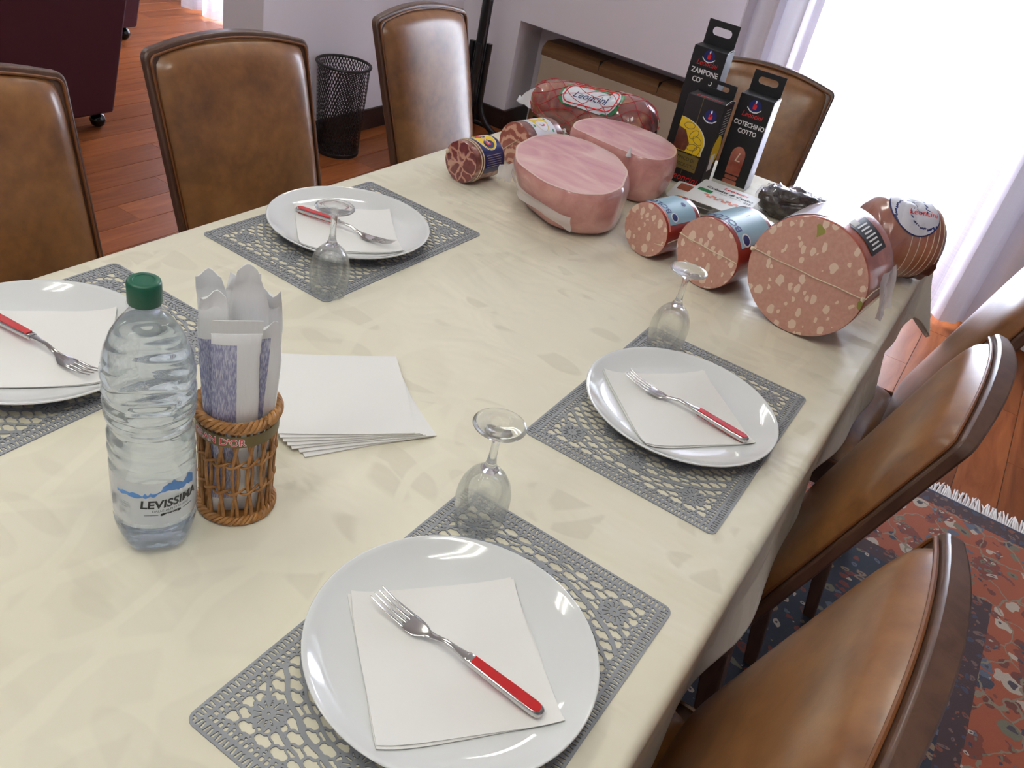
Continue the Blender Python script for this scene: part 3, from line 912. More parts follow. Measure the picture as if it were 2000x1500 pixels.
def make_chair(loc, rz, label):
    t = thing('dining_chair', label, 'chair', loc, rz, 'brown leather dining chairs')
    W = MAT['walnut']; L = MAT['leather']
    # wooden back shell, thicker towards the middle of the crest
    ol = outline(0.0, 0.36, 0.022)
    MB().prism(ol, lambda y, z: (bx(z), y, z), lambda y, z: (bx(z) - 0.020 - 0.010 * (1 - (y / 0.22) ** 2) * max(0, (z - 0.5) / 0.42), y, z - 0.002)).build('back_frame', W, t, fix=True, bev=0.004, sharp=30)
    # padded leather front
    nu, nv = 25, 33
    y1 = lambda z: 0.196 + 0.014 * (z - 0.44) / 0.48 - 0.0135
    z0, zt = 0.465, 0.920 - 0.012
    def pad(u, v):
        a, b = 2 * u - 1, 2 * v - 1
        # squircle mapping for rounded upper corners
        e = 0.06
        ya = a * (1 - e * max(0, b) ** 8 * abs(a) ** 6)
        zb = v - (0.012 * abs(a) ** 8 * max(0, b) ** 4)
        z = z0 + (zt + 0.021 * (1 - a * a) - z0) * zb
        y = ya * y1(z)
        bulge = 0.034 * (max(0, 1 - abs(a) ** 5)) ** 0.5 * (max(0, 1 - abs(b) ** 9)) ** 0.5
        return (bx(z) - 0.002 + bulge, y, z)
    MB().grid(nu, nv, pad).build('backrest_pad', L, t, sharp=180)
    inner = outline(0.0105, 0.455, 0.016)
    MB().tube([(bx(z) + 0.0035, y, z) for y, z in inner], 0.0030, 7, closed=True).build('backrest_piping', MAT['welt'], t)
    # seat
    def seat(u, v):
        a, b = 2 * u - 1, 2 * v - 1
        x = 0.02 + b * 0.222; wy = 0.205 + 0.012 * b
        e = 1 - 0.05 * abs(a) ** 6 * abs(b) ** 6
        h = 0.045 * (max(0, 1 - abs(a) ** 5)) ** 0.45 * (max(0, 1 - abs(b) ** 5)) ** 0.45
        return (x * e, a * wy * e, 0.430 + h)
    MB().grid(23, 23, seat).build('seat_pad', L, t, sharp=180)
    ap = rrect(0.452, 0.425, 0.02, 4, 0.018, 0)
    MB().prism(ap, lambda a, b: (a, b, 0.365), lambda a, b: (a, b, 0.431)).build('seat_apron', W, t, fix=True, sharp=30)
    sp = rrect(0.446, 0.420, 0.02, 4, 0.018, 0)
    MB().tube([(a, b, 0.434) for a, b in sp], 0.004, 6, closed=True).build('seat_piping', MAT['welt'], t)
    for sy in (-1, 1):
        for x0, x1 in ((0.215, 0.225), (-0.185, -0.245)):
            vs = []
            for z, k, x in ((0.0, 0.014, x1), (0.37, 0.021, x0)):
                vs += [(x + dx * k, sy * 0.187 + dy * k, z) for dx, dy in ((-1, -1), (1, -1), (1, 1), (-1, 1))]
            MB().add(vs, [(3, 2, 1, 0), (4, 5, 6, 7), (0, 1, 5, 4), (1, 2, 6, 5), (2, 3, 7, 6), (3, 0, 4, 7)]).build('leg', W, t, smooth=False, bev=0.004)
    return t
proto = make_chair((-0.212, 0.710, 0.0101), pi, 'brown leather dining chair nearest the viewer on the right, lowest in the picture')
def chair(loc, rz, label):
    c = copy_tree(proto)
    c.location = loc; c.rotation_euler = (0, 0, rz); c['label'] = label
    return c
chair((-0.226, 1.324, 0.0101), pi, 'brown leather dining chair beside the plate in front of the mortadella, middle right')
chair((-0.160, 1.935, 0.0101), pi + 0.02, 'brown leather dining chair at the upper right by the window, seat corner showing')
chair((-1.164, 0.736, 0.0101), radians(-5), 'brown leather dining chair at the left edge behind the water bottle')
chair((-1.177, 1.352, 0.0101), radians(-7), 'brown leather dining chair behind the plate with the glass standing before it, left side')
chair((-1.230, 2.155, 0.0101), radians(-0.8), 'brown leather dining chair between waste bin and cured meats')
c4 = chair((-0.715, 2.600, 0.0052), radians(-90 + 5), 'brown leather dining chair at the table end behind the black boxes')
c4.rotation_euler = (0, radians(-1.25), radians(-85))

# ------------------------------------------------------------------ table and cloth
TX0, TX1, TY0, TY1, TZ = -1.143, -0.060, -0.35, 2.42, 0.75
tb = thing('dining_table', 'long wooden dining table hidden under the cream tablecloth', 'table', ((TX0 + TX1) / 2, (TY0 + TY1) / 2, 0.0101))
TWX, TWY = TX1 - TX0, TY1 - TY0
MB().box((0, 0, 0.7225), (TWX, TWY, 0.030)).build('tabletop', MAT['tablewood'], tb, smooth=False, bev=0.004)
for s in (-1, 1):
    MB().box((s * (TWX / 2 - 0.08), 0, 0.665), (0.025, TWY - 0.2, 0.085)).build('apron', MAT['tablewood'], tb, smooth=False)
    MB().box((0, s * (TWY / 2 - 0.08), 0.665), (TWX - 0.2, 0.025, 0.085)).build('apron', MAT['tablewood'], tb, smooth=False)
    for q in (-1, 1):
        MB().box((s * (TWX / 2 - 0.085), q * (TWY / 2 - 0.085), 0.354), (0.07, 0.07, 0.707), taper=0.7).build('leg', MAT['tablewood'], tb, smooth=False, bev=0.004)

OV = 0.215
def cloth_fn(u, v):
    hx, hy = TWX / 2 + 0.004, TWY / 2 + 0.004
    U = (2 * u - 1) * (hx + OV); V = (2 * v - 1) * (hy + OV)
    ex = max(0.0, abs(U) - hx); ey = max(0.0, abs(V) - hy)
    d = hypot(ex, ey)
    cx, cy = max(-hx, min(hx, U)), max(-hy, min(hy, V))
    if d < 1e-9:
        return (cx, cy, TZ)
    nx_, ny_ = ex / d * (1 if U > 0 else -1), ey / d * (1 if V > 0 else -1)
    r = 0.014
    lim = r * pi / 2
    if d < lim:
        a = d / r
        h, g = r * sin(a), r * (1 - cos(a))
    else:
        e = d - lim
        corner = min(ex, ey) / max(ex, ey)
        s = cy if ex > ey else cx
        wave = sin(s * 9.0 + 0.9) + 0.5 * sin(s * 21.0 + 2.0)
        fl = 0.03 + 0.04 * wave + 0.30 * corner
        h = r + fl * e * min(1.0, e / 0.06) + (0.10 + 0.06 * wave) * max(0.0, e - 0.105)
        g = r + e * (1 - 0.5 * min(0.5, abs(fl)) ** 2)
    return (cx + nx_ * h, cy + ny_ * h, TZ - g)
def axis_samples(half, n_in, n_out):
    a = list(np.linspace(0, OV, n_out + 1)[:-1] - (half + OV))
    a += list(np.linspace(-half, half, n_in + 1))
    a += list(np.linspace(half, half + OV, n_out + 1)[1:])
    return [(x / (half + OV) + 1) / 2 for x in a]
us = axis_samples(TWX / 2 + 0.004, 40, 44); vs_ = axis_samples(TWY / 2 + 0.004, 170, 44)
mb = MB()
pts = [cloth_fn(u, v) for v in vs_ for u in us]
nu = len(us)
mb.add(pts, [(j * nu + i, j * nu + i + 1, (j + 1) * nu + i + 1, (j + 1) * nu + i) for j in range(len(vs_) - 1) for i in range(nu - 1)])
tc = mb.build('tablecloth', MAT['cloth'], sharp=180, loc=((TX0 + TX1) / 2, (TY0 + TY1) / 2, 0))
tag(tc, 'cream damask tablecloth draped over the long dining table', 'tablecloth')
sm = tc.modifiers.new('thickness', 'SOLIDIFY'); sm.thickness = 0.0011; sm.offset = -1

# ------------------------------------------------------------------ placemats (lace cut as real holes)
def lace_mesh():
    W, H, step = 302.0, 450.0, 1.4
    nx_, ny_ = int(W / step) + 3, int(H / step) + 3
    xs = (np.arange(nx_) - 1) * step; ys = (np.arange(ny_) - 1) * step
    X, Y = np.meshgrid(xs, ys)
    cx, cy, rc = X - W / 2, Y - H / 2, 11.0
    qx, qy = np.abs(cx) - W / 2 + rc, np.abs(cy) - H / 2 + rc
    d = -(np.hypot(np.maximum(qx, 0), np.maximum(qy, 0)) + np.minimum(np.maximum(qx, qy), 0) - rc)
    s = np.where(qx > qy, Y, X)
    def rep(v, p):
        return np.abs((v + p / 2) % p - p / 2)
    def band(a, b):
        return np.minimum(d - a, b - d)
    f = band(-0.01, 2.8)
    fan = np.minimum(0.9 + (d - 3.2) * 0.16 - rep(s, 10.0), band(2.5, 12.5))
    fan2 = np.minimum(0.6 + (11.5 - d) * 0.12 - rep(s + 5.0, 10.0), band(2.5, 12.5))
    f = np.maximum.reduce([f, fan, fan2, band(11.2, 14.6)])
    f = np.maximum(f, np.minimum(1.25 - rep(s, 6.5), band(14.0, 20.5)))
    f = np.maximum(f, band(19.5, 24.5) - 0.0)
    hole = np.minimum(1.1 - np.abs(d - 22.0), 1.7 - rep(s + 3, 7.5))
    f = np.where(band(19.5, 24.5) > 0, np.minimum(f, -hole), f)
    p = 14.5
    a, b = (cx + cy) / sqrt(2), (cx - cy) / sqrt(2)
    a = a + 1.6 * np.sin(b * 2 * pi / p); b = b + 1.6 * np.sin(a * 2 * pi / p)
    net = np.maximum(1.05 - rep(a, p), 1.05 - rep(b, p))
    net = np.maximum(net, 2.3 - np.hypot(rep(a, p), rep(b, p)))
    inside = d - 23.5
    f = np.maximum(f, np.minimum(net, inside))
    R = np.hypot(cx, cy); T = np.arctan2(cy, cx)
    # scalloped rings around the centre
    for r0, w in ((100, 2.0), (128, 2.0), (158, 1.6), (174, 2.4), (192, 1.6)):
        f = np.maximum(f, np.minimum(w - np.abs(R - r0 - 2.5 * np.abs(np.sin(T * r0 / 14.0))), inside))
    # flowers
    fl = [(x, y) for x in (-98, 98) for y in (-172, 172)] + [(0, y) for y in (-158, 158)] + [(x, y) for x in (-104, 104) for y in (-62, 62)] + [(0, 0)] + [(x, y) for x in (-52, 52) for y in (-120, 120)]
    for i, (fx, fy) in enumerate(fl):
        r = np.hypot(cx - fx, cy - fy); t = np.arctan2(cy - fy, cx - fx)
        disc = 17.5 + 2.2 * np.cos(12 * t) - r
        slit = np.minimum(0.85 - np.abs(r * np.sin(6 * t) / 6), np.minimum(r - 6.5, 14.5 - r))
        core = 1.7 - r
        f = np.maximum(f, disc)
        f = np.where(disc > 0, np.minimum.reduce([f, np.maximum(disc, 0.05), -slit, -core]), f)
    f = np.where(d <= 0, np.minimum(f, d), f)
    f[np.abs(f) < 0.02] = 0.02
    # marching triangles
    V = np.stack([(X.ravel() - W / 2) / 1000, (Y.ravel() - H / 2) / 1000], 1)
    F = f.ravel()
    idx = np.arange(nx_ * ny_).reshape(ny_, nx_)
    a_, b_, c_, d_ = idx[:-1, :-1].ravel(), idx[:-1, 1:].ravel(), idx[1:, 1:].ravel(), idx[1:, :-1].ravel()
    tri = np.concatenate([np.stack([a_, b_, c_], 1), np.stack([a_, c_, d_], 1)])
    pos = (F[tri] > 0)
    cnt = pos.sum(1)
    N = len(F)
    verts = [V]; faces = []
    full = tri[cnt == 3]
    part = []
    walls = []
    edge_keys = []
    for want in (1, 2):
        tr = tri[cnt == want]; ps = pos[cnt == want]
        odd = (ps if want == 1 else ~ps).argmax(1)
        r0 = np.arange(len(tr))
        o0, o1, o2 = tr[r0, odd], tr[r0, (odd + 1) % 3], tr[r0, (odd + 2) % 3]
        part.append((want, o0, o1, o2))
        edge_keys.append(np.stack([np.minimum(o0, o1), np.maximum(o0, o1)], 1)); edge_keys.append(np.stack([np.minimum(o0, o2), np.maximum(o0, o2)], 1))
    ek = np.concatenate(edge_keys)
    code = ek[:, 0].astype(np.int64) * N + ek[:, 1]
    uc, inv = np.unique(code, return_inverse=True)
    e0, e1 = uc // N, uc % N
    tt = (F[e0] / (F[e0] - F[e1]))[:, None]
    EV = V[e0] + (V[e1] - V[e0]) * tt
    n1 = len(part[0][1]); n2 = len(part[1][1])
    i01a, i02a = N + inv[:n1], N + inv[n1:2 * n1]
    i01b, i02b = N + inv[2 * n1:2 * n1 + n2], N + inv[2 * n1 + n2:]
    _, o0, o1, o2 = part[0]
    tris = [full, np.stack([o0, i01a, i02a], 1)]
    seg = [np.stack([i01a, i02a], 1)]
    _, q0, q1, q2 = part[1]
    quads = np.stack([i01b, q1, q2, i02b], 1)
    seg.append(np.stack([i02b, i01b], 1))
    AV = np.concatenate([V, EV])
    used = np.unique(np.concatenate([t.ravel() for t in tris] + [quads.ravel()]))
    mp = -np.ones(len(AV), int); mp[used] = np.arange(len(used))
    th = 0.0016
    nuv = len(used)
    top = np.concatenate([AV[used], np.full((nuv, 1), th)], 1)
    sg = np.concatenate(seg)
    bu = np.unique(sg)
    bmap = -np.ones(len(AV), int); bmap[bu] = nuv + np.arange(len(bu))
    bot = np.concatenate([AV[bu], np.zeros((len(bu), 1))], 1)
    fs = [tuple(r) for r in mp[np.concatenate(tris)].tolist()] + [tuple(r) for r in mp[quads].tolist()]
    fs += [(x1, x0, y0, y1) for (x0, x1), (y0, y1) in zip(mp[sg].tolist(), bmap[sg].tolist())]
    me = bpy.data.meshes.new('placemat')
    me.from_pydata(np.concatenate([top, bot]).tolist(), [], fs)
    me.materials.append(MAT['lace'])
    me.update()
    return me
mat_mesh = lace_mesh()
MATS = [(-0.2438, 0.541, -0.0086, 'grey cut out lace placemat under the nearest plate at the bottom'),
        (-0.2520, 1.147, 0.0028, 'grey cut out lace placemat in front of the mortadella sausages'),
        (-0.9710, 1.1945, -0.0194, 'grey cut out lace placemat at the far left under plate and glass'),
        (-0.9720, 0.570, 0.0, 'grey cut out lace placemat at the left edge behind the water bottle')]
for x, y, a, lab in MATS:
    o = bpy.data.objects.new('placemat', mat_mesh); COL.objects.link(o)
    o.location = (x, y, TZ + 0.0001); o.rotation_euler.z = a
    tag(o, lab, 'placemat', 'grey lace placemats')

# ------------------------------------------------------------------ plates, napkins, forks
PLP = [(0.0, 0.0045), (0.088, 0.0045), (0.090, 0.0), (0.096, 0.0), (0.099, 0.0045), (0.118, 0.0080), (0.136, 0.0150), (0.148, 0.0225), (0.1522, 0.0258),
       (0.1528, 0.0272), (0.1520, 0.0282), (0.1505, 0.0280), (0.146, 0.0255), (0.136, 0.0195), (0.124, 0.0145), (0.112, 0.0118), (0.098, 0.0104), (0.06, 0.0098), (0.0, 0.0095)]
def plate_z(r):
    pr = [(0.0, 0.0095), (0.06, 0.0098), (0.098, 0.0104), (0.112, 0.0118), (0.124, 0.0145), (0.136, 0.0195), (0.146, 0.0255), (0.2, 0.06)]
    for (r0, z0), (r1, z1) in zip(pr[:-1], pr[1:]):
        if r0 <= r <= r1:
            return z0 + (z1 - z0) * (r - r0) / (r1 - r0)
    return 0.0095
MZ = TZ + 0.0018
PL = [(-0.2490, 0.5320, 'white round dinner plate nearest the viewer, cut by the bottom edge', 'nearest plate'),
      (-0.2500, 1.1400, 'white round dinner plate in front of the mortadella on the right', 'right plate'),
      (-0.9760, 1.1920, 'white round dinner plate at the far left before the middle leather chair', 'far left plate'),
      (-0.9750, 0.5620, 'white round dinner plate cut off by the left edge behind the bottle', 'left edge plate')]
plate0 = None
for x, y, lab, _ in PL:
    if plate0 is None:
        o = plate0 = MB().lathe(PLP, 96).build('dinner_plate', MAT['china'], sharp=180, fix=True)
    else:
        o = plate0.copy(); COL.objects.link(o)
    o.location = (x, y, MZ)
    tag(o, lab, 'plate', 'white dinner plates')

def napkin_leaf(mb, side, rot, cx, cy, z0, zf, th=0.0012, n=22, curl=0.0, seed=0):
    r = random.Random(seed)
    ph = [r.random() * 6.28 for _ in range(3)]
    def fn(u, v, top):
        a, b = (u - 0.5) * side, (v - 0.5) * side
        a += 0.0015 * sin(v * 5 + ph[0]); b += 0.0015 * sin(u * 4 + ph[1])
        x = cx + a * cos(rot) - b * sin(rot); y = cy + a * sin(rot) + b * cos(rot)
        return (x, y, zf(x, y) + z0 + curl * (abs(2 * u - 1) ** 6) * v + (th if top else 0.0))
    vs = [fn(i / (n - 1), j / (n - 1), t_) for t_ in (1, 0) for j in range(n) for i in range(n)]
    k = n * n
    fs = []
    for j in range(n - 1):
        for i in range(n - 1):
            q = (j * n + i, j * n + i + 1, (j + 1) * n + i + 1, (j + 1) * n + i)
            fs.append(q); fs.append(tuple(k + e for e in reversed(q)))
    loop = [i for i in range(n - 1)] + [j * n + n - 1 for j in range(n - 1)] + [(n - 1) * n + i for i in range(n - 1, 0, -1)] + [j * n for j in range(n - 1, 0, -1)]
    for a, b in zip(loop, loop[1:] + loop[:1]):
        fs.append((b, a, k + a, k + b))
    mb.add(vs, fs)
    return mb
FK = [((-0.351, 0.530), (-0.137, 0.526)), ((-0.350, 1.147), (-0.138, 1.135)), ((-0.864, 1.188), (-1.066, 1.158)), ((-0.855, 0.566), (-1.060, 0.555))]
NAPC = [(-0.246, 0.5265, 48.0), (-0.255, 1.138, 47.5), (-0.9708, 1.181, 47.5), (-0.970, 0.560, 50.0)]
for i, (nx_, ny_, ang) in enumerate(NAPC):
    px, py = PL[i][0], PL[i][1]
    t = thing('paper_napkin', 'folded white paper napkin lying on the ' + PL[i][3] + ' under the fork', 'napkin', (px, py, MZ), 0, 'folded paper napkins on plates')
    zf = lambda x, y: plate_z(hypot(x, y)) + 0.0003
    for k in range(2):
        mb = MB()
        napkin_leaf(mb, 0.186 - 0.002 * k, radians(ang + (1.5 if k == 0 else 0)), nx_ - px, ny_ - py, 0.0008 + 0.0016 * k, zf, 0.0009, 24, 0.0015 * k, i * 5 + k)
        mb.build('napkin_leaf', MAT['paper'], t, sharp=50)

def make_fork():
    t = thing('fork', 'x', 'fork')
    # x runs from tine tips (0) to handle end (0.215)
    def zc(x):
        if x < 0.045:
            return 0.0045 + 0.010 * ((0.045 - x) / 0.045) ** 2 
        if x < 0.068:
            return 0.0045 - 0.0015 * sin((x - 0.045) / 0.023 * pi)
        if x < 0.100:
            q = (x - 0.068) / 0.032
            return 0.0045 + 0.0075 * (q * q * (3 - 2 * q))
        if x < 0.215:
            return 0.012 - 0.0065 * ((x - 0.100) / 0.115)
        return 0.0055
    def loft(secs, y0=0.0, n=10):
        mb = MB(); vs, fs = [], []
        for x, w, th in secs:
            for k in range(n):
                a = 2 * pi * k / n
                e = 0.6
                c, s_ = cos(a), sin(a)
                yy = y0 + w * abs(c) ** e * (1 if c > 0 else -1)
                vs.append((x, yy, zc(x) + th * abs(s_) ** e * (1 if s_ > 0 else -1)))
        m_ = len(secs)
        for j in range(m_ - 1):
            for k in range(n):
                fs.append((j * n + k, (j + 1) * n + k, (j + 1) * n + (k + 1) % n, j * n + (k + 1) % n))
        fs.append(tuple(range(n))); fs.append(tuple((m_ - 1) * n + k for k in range(n - 1, -1, -1)))
        return mb.add(vs, fs)
    head = loft([(0.043, 0.0112, 0.0009), (0.050, 0.0118, 0.0010), (0.060, 0.0112, 0.0011), (0.067, 0.0085, 0.0013), (0.072, 0.0055, 0.0016), (0.080, 0.0038, 0.0019), (0.095, 0.0030, 0.0021), (0.110, 0.0036, 0.0023), (0.1225, 0.0055, 0.0028)])
    head.build('fork_head', MAT['steel'], t, sharp=60)
    for k in range(4):
        y = (-1.5 + k) * 0.0062
        loft([(0.0, 0.0006, 0.0003), (0.004, 0.0011, 0.0006), (0.02, 0.0015, 0.0008), (0.046, 0.0020, 0.0009)], y, 8).build('tine', MAT['steel'], t, sharp=60)
    loft([(0.1215, 0.0062, 0.0034), (0.1235, 0.0066, 0.0038), (0.1265, 0.0066, 0.0038), (0.128, 0.0062, 0.0036)], 0, 14).build('ferrule', MAT['steel'], t, sharp=60)
    loft([(0.127, 0.0064, 0.0040), (0.15, 0.0072, 0.0042), (0.19, 0.0082, 0.0044), (0.206, 0.0082, 0.0044), (0.212, 0.0068, 0.0040), (0.215, 0.0040, 0.0028)], 0, 14).build('handle', MAT['steel'], t, sharp=60)
    def inlay(sgn):
        mb = MB()
        secs = [(0.129, 0.0048), (0.15, 0.0054), (0.19, 0.0062), (0.205, 0.0062), (0.2095, 0.0048), (0.2115, 0.0026)]
        vs = []
        for x, w in secs:
            z = zc(x)
            vs += [(x, -w, z + sgn * 0.0038), (x, -w * 0.9, z + sgn * 0.0051), (x, w * 0.9, z + sgn * 0.0051), (x, w, z + sgn * 0.0038)]
        fs = []
        for j in range(len(secs) - 1):
            for k in range(3):
                fs.append((j * 4 + k, (j + 1) * 4 + k, (j + 1) * 4 + k + 1, j * 4 + k + 1))
        fs += [(0, 1, 2, 3), tuple(4 * (len(secs) - 1) + k for k in (3, 2, 1, 0))]
        mb.add(vs, fs)
        return mb.build('handle_inlay', MAT['redplastic'], t, fix=True, sharp=50)
    inlay(1); inlay(-1)
    return t
fork0 = make_fork()
for i, (a, b) in enumerate(FK):
    f_ = fork0 if i == 0 else copy_tree(fork0)
    ang = atan2(b[1] - a[1], b[0] - a[0])
    f_.location = (a[0], a[1], MZ + 0.0105 + 0.0046)
    f_.rotation_euler = (0, 0, ang)
    tag(f_, 'steel fork with red handle lying on the napkin of the ' + PL[i][3], 'fork', 'red handled forks')

# ------------------------------------------------------------------ wine glasses standing upside down
GO = [(0.0290, 0.0), (0.0310, 0.012), (0.0330, 0.028), (0.0338, 0.040), (0.0330, 0.052), (0.0295, 0.066), (0.0235, 0.077), (0.0165, 0.0845), (0.0115, 0.0885)]
def make_glass(x, y, label):
    t = thing('wine_glass', label, 'glass', (x, y, 0), 0, 'upturned wine glasses')
    th = 0.0011
    inner = [(max(0.0, r - th), z) for r, z in GO[:-2]] + [(0.0125, 0.0825), (0.006, 0.0845), (0.0, 0.085)]
    bowl = GO + [(0.0, 0.0885)]
    MB().lathe(inner[::-1] + [(0.0284, -0.0006), (0.0290, 0.0)] + GO[1:], 48).build('bowl', MAT['bowlglass'], t, sharp=180)
    MB().lathe([(0.0114, 0.0886), (0.0085, 0.0925), (0.0062, 0.099), (0.0050, 0.108), (0.0046, 0.120), (0.0049, 0.132), (0.0062, 0.141), (0.0095, 0.1465), (0.016, 0.1500), (0.025, 0.1525), (0.0312, 0.1538), (0.0318, 0.1546), (0.0312, 0.1556), (0.026, 0.1552), (0.015, 0.1538), (0.006, 0.1525), (0.0, 0.1522)], 48).build('stem_and_foot', MAT['glass'], t, sharp=180)
    return t
g = make_glass(-0.3445, 0.7195, 'upturned wine glass at the corner of the nearest placemat'); g.location.z = TZ + 0.0022
g = make_glass(-0.8460, 0.9950, 'upturned wine glass in front of the far left plate'); g.location.z = TZ + 0.0022
g = make_glass(-0.3540, 1.3120, 'upturned wine glass standing before the middle mortadella'); g.location.z = TZ + 0.0022

# ------------------------------------------------------------------ water bottle
bt = thing('water_bottle', 'clear plastic water bottle with green cap and mountain label', 'bottle', (-0.603, 0.4545, TZ))
BP = [(0.0, 0.006), (0.012, 0.005), (0.024, 0.0005), (0.030, 0.0), (0.0345, 0.003), (0.0385, 0.010), (0.0412, 0.020), (0.0424, 0.030), (0.0428, 0.036), (0.0412, 0.040), (0.0412, 0.043), (0.0430, 0.047),
      (0.0430, 0.112), (0.0416, 0.116), (0.0416, 0.119), (0.0431, 0.123), (0.0431, 0.131), (0.0417, 0.135), (0.0417, 0.138), (0.0428, 0.142), (0.0424, 0.148), (0.0400, 0.153), (0.0396, 0.158), (0.0408, 0.163), (0.0430, 0.168),
      (0.0440, 0.174), (0.0428, 0.179), (0.0428, 0.181), (0.0442, 0.186), (0.0430, 0.1925), (0.0430, 0.1945), (0.0444, 0.200), (0.0432, 0.206), (0.0432, 0.208), (0.0443, 0.213), (0.0440, 0.222), (0.0424, 0.234), (0.0390, 0.248), (0.0335, 0.262), (0.0262, 0.274), (0.0190, 0.283), (0.0148, 0.289), (0.0136, 0.293)]
def resample(pr, k=3):
    out = []
    for (a, b), (c, d) in zip(pr[:-1], pr[1:]):
        for q in range(k):
            out.append((a + (c - a) * q / k, b + (d - b) * q / k))
    return out + [pr[-1]]
def bmod(a, z, r):
    e = 0.0
    if z < 0.03 and r > 0.01:
        e += 0.0022 * cos(5 * a) * (1 - z / 0.03)
    if 0.165 < z < 0.245:
        e += 0.0009 * sin(2 * pi * z / 0.017 + 1.6 * sin(2 * a) + 1.0 * sin(3 * a)) * sin((z - 0.165) / 0.08 * pi)
    if 0.118 < z < 0.155:
        e += 0.0004 * sin(9 * a + z * 400)
    return e
MB().lathe(resample(BP, 3), 80, mod=bmod).build('body', MAT['pet'], bt, sharp=180)
WP = [(max(0.0, r - 0.0006), z + (0.0008 if z < 0.04 else 0)) for r, z in BP[:-3]]
WPr = resample(WP, 3) + [(0.010, 0.2745), (0.0, 0.2742)]
MB().lathe(WPr, 80, mod=lambda a, z, r: bmod(a, z, r) if r > 0.012 else 0).build('water', MAT['water'], bt, sharp=180, fix=True)
MB().lathe([(0.0134, 0.2925), (0.0168, 0.2930), (0.0168, 0.2955), (0.0134, 0.2960), (0.0130, 0.312), (0.0110, 0.312), (0.0115, 0.2925)], 32, closed=True).build('neck', MAT['pet'], bt)
MB().lathe([(0.0152, 0.2965), (0.0156, 0.2985), (0.0156, 0.3160), (0.0150, 0.3190), (0.0138, 0.3200), (0.0100, 0.3200), (0.0095, 0.3194), (0.0, 0.3194)], 72, mod=lambda a, z, r: 0.00025 * cos(36 * a) if 0.299 < z < 0.316 and r > 0.015 else 0).build('cap', MAT['capgreen'], bt)
A0 = radians(-30)
def bl(u, v, r=0.0434):
    a = A0 + u / r
    return (r * cos(a), r * sin(a), 0.080 + v)
lb = MB().grid(41, 3, lambda u, v: bl((u - 0.58) * 0.150, -0.030 + 0.058 * v, 0.04325)).build('label', MAT['clearlabel'], bt)
mb = MB(); rr = random.Random(12)
nm = 34
vs = []
for i in range(nm):
    u = -0.046 + 0.086 * i / (nm - 1)
    peak = 0.011 + 0.014 * math.exp(-((u - 0.012) / 0.012) ** 2) + 0.012 * math.exp(-((u - 0.034) / 0.008) ** 2)
    base = 0.0085 + 0.007 * math.exp(-((u - 0.006) / 0.011) ** 2) + 0.004 * math.exp(-((u - 0.03) / 0.01) ** 2)
    vs += [bl(u, base + 0.003 * rr.random() - 0.001, 0.0436), bl(u, peak + 0.0045 * rr.random(), 0.0436)]
mb.add(vs, [(2 * i, 2 * i + 2, 2 * i + 3, 2 * i + 1) for i in range(nm - 1)])
mb.build('label_mountains', MAT['inksky'], lb)
mb = MB()
put_text(mb, 'LEVISSIMA', 0.0150, lambda u, v: bl(u, v, 0.0437), 0.12, 0.95, 0.0005, 0.011, -0.006)
put_text(mb, 'DALLE ALPI ITALIANE', 0.0042, lambda u, v: bl(u, v, 0.0437), 0, 1.0, 0.0, 0.011, -0.0115)
put_poly(mb, rrect(0.022, 0.0032, 0.0015), lambda u, v: bl(u, v, 0.0437), 0, 0.010, -0.0158)
put_poly(mb, rrect(0.014, 0.0008, 0.0003), lambda u, v: bl(u, v, 0.0437), 0, -0.010, -0.0158)
put_poly(mb, rrect(0.014, 0.0008, 0.0003), lambda u, v: bl(u, v, 0.0437), 0, 0.030, -0.0158)
mb.build('label_lettering', MAT['ink'], lb, smooth=False)
mb = MB(); put_text(mb, 'NATURALE', 0.0028, lambda u, v: bl(u, v, 0.0439), 0, 1.0, 0.0, 0.010, -0.0168)
mb.build('label_small_lettering', MAT['white'], lb, smooth=False)
mb = MB(); put_text(mb, '1.5L e', 0.0068, lambda u, v: bl(u, v, 0.0437), 0, 1.0, 0.0, -0.038, -0.017)
for k in range(4):
    put_poly(mb, rrect(0.014, 0.0007, 0.0002), lambda u, v: bl(u, v, 0.0437), 0, -0.038, -0.002 - 0.0022 * k)
put_poly(mb, ellipse(0.0045, 0.0075, 20), lambda u, v: bl(u, v, 0.0437), 0, -0.055, -0.008)
mb.build('label_volume_print', MAT['inkgrey'], lb, smooth=False)

# ------------------------------------------------------------------ wicker basket with breadsticks
bk = thing('wicker_basket', 'small woven wicker basket with gold ribbon beside the water bottle', 'basket', (-0.5790, 0.5475, TZ))
HBk = 0.148
def kr(z):
    return 0.0385 + 0.0035 * z / HBk
MB().lathe([(0.0, 0.003), (0.036, 0.003), (0.037, 0.006), (0.0, 0.007)], 32).build('base_disc', MAT['wicker'], bk)
NS = 16
for i in range(NS):
    a0 = 2 * pi * i / NS
    for sgn in (-1, 1):
        pts = []
        for q in np.linspace(0, 1, 9):
            z = 0.006 + 0.132 * q
            a = a0 + sgn * (0.085 * cos(q * 2 * pi * 1.0))
            pts.append(((kr(z) + sgn * 0.0009) * cos(a), (kr(z) + sgn * 0.0009) * sin(a), z))
        MB().tube(pts, 0.0021, 6).build('stake', MAT['wicker'], bk)
def braid(z, rad, amp, waves, ph, name, rt=0.0022):
    pts = []
    for q in np.linspace(0, 2 * pi, 121)[:-1]:
        w = waves * q + ph
        pts.append(((rad + amp * cos(w)) * cos(q), (rad + amp * cos(w)) * sin(q), z + amp * 1.1 * sin(w)))
    MB().tube(pts, rt, 6, closed=True).build(name, MAT['wicker'], bk)
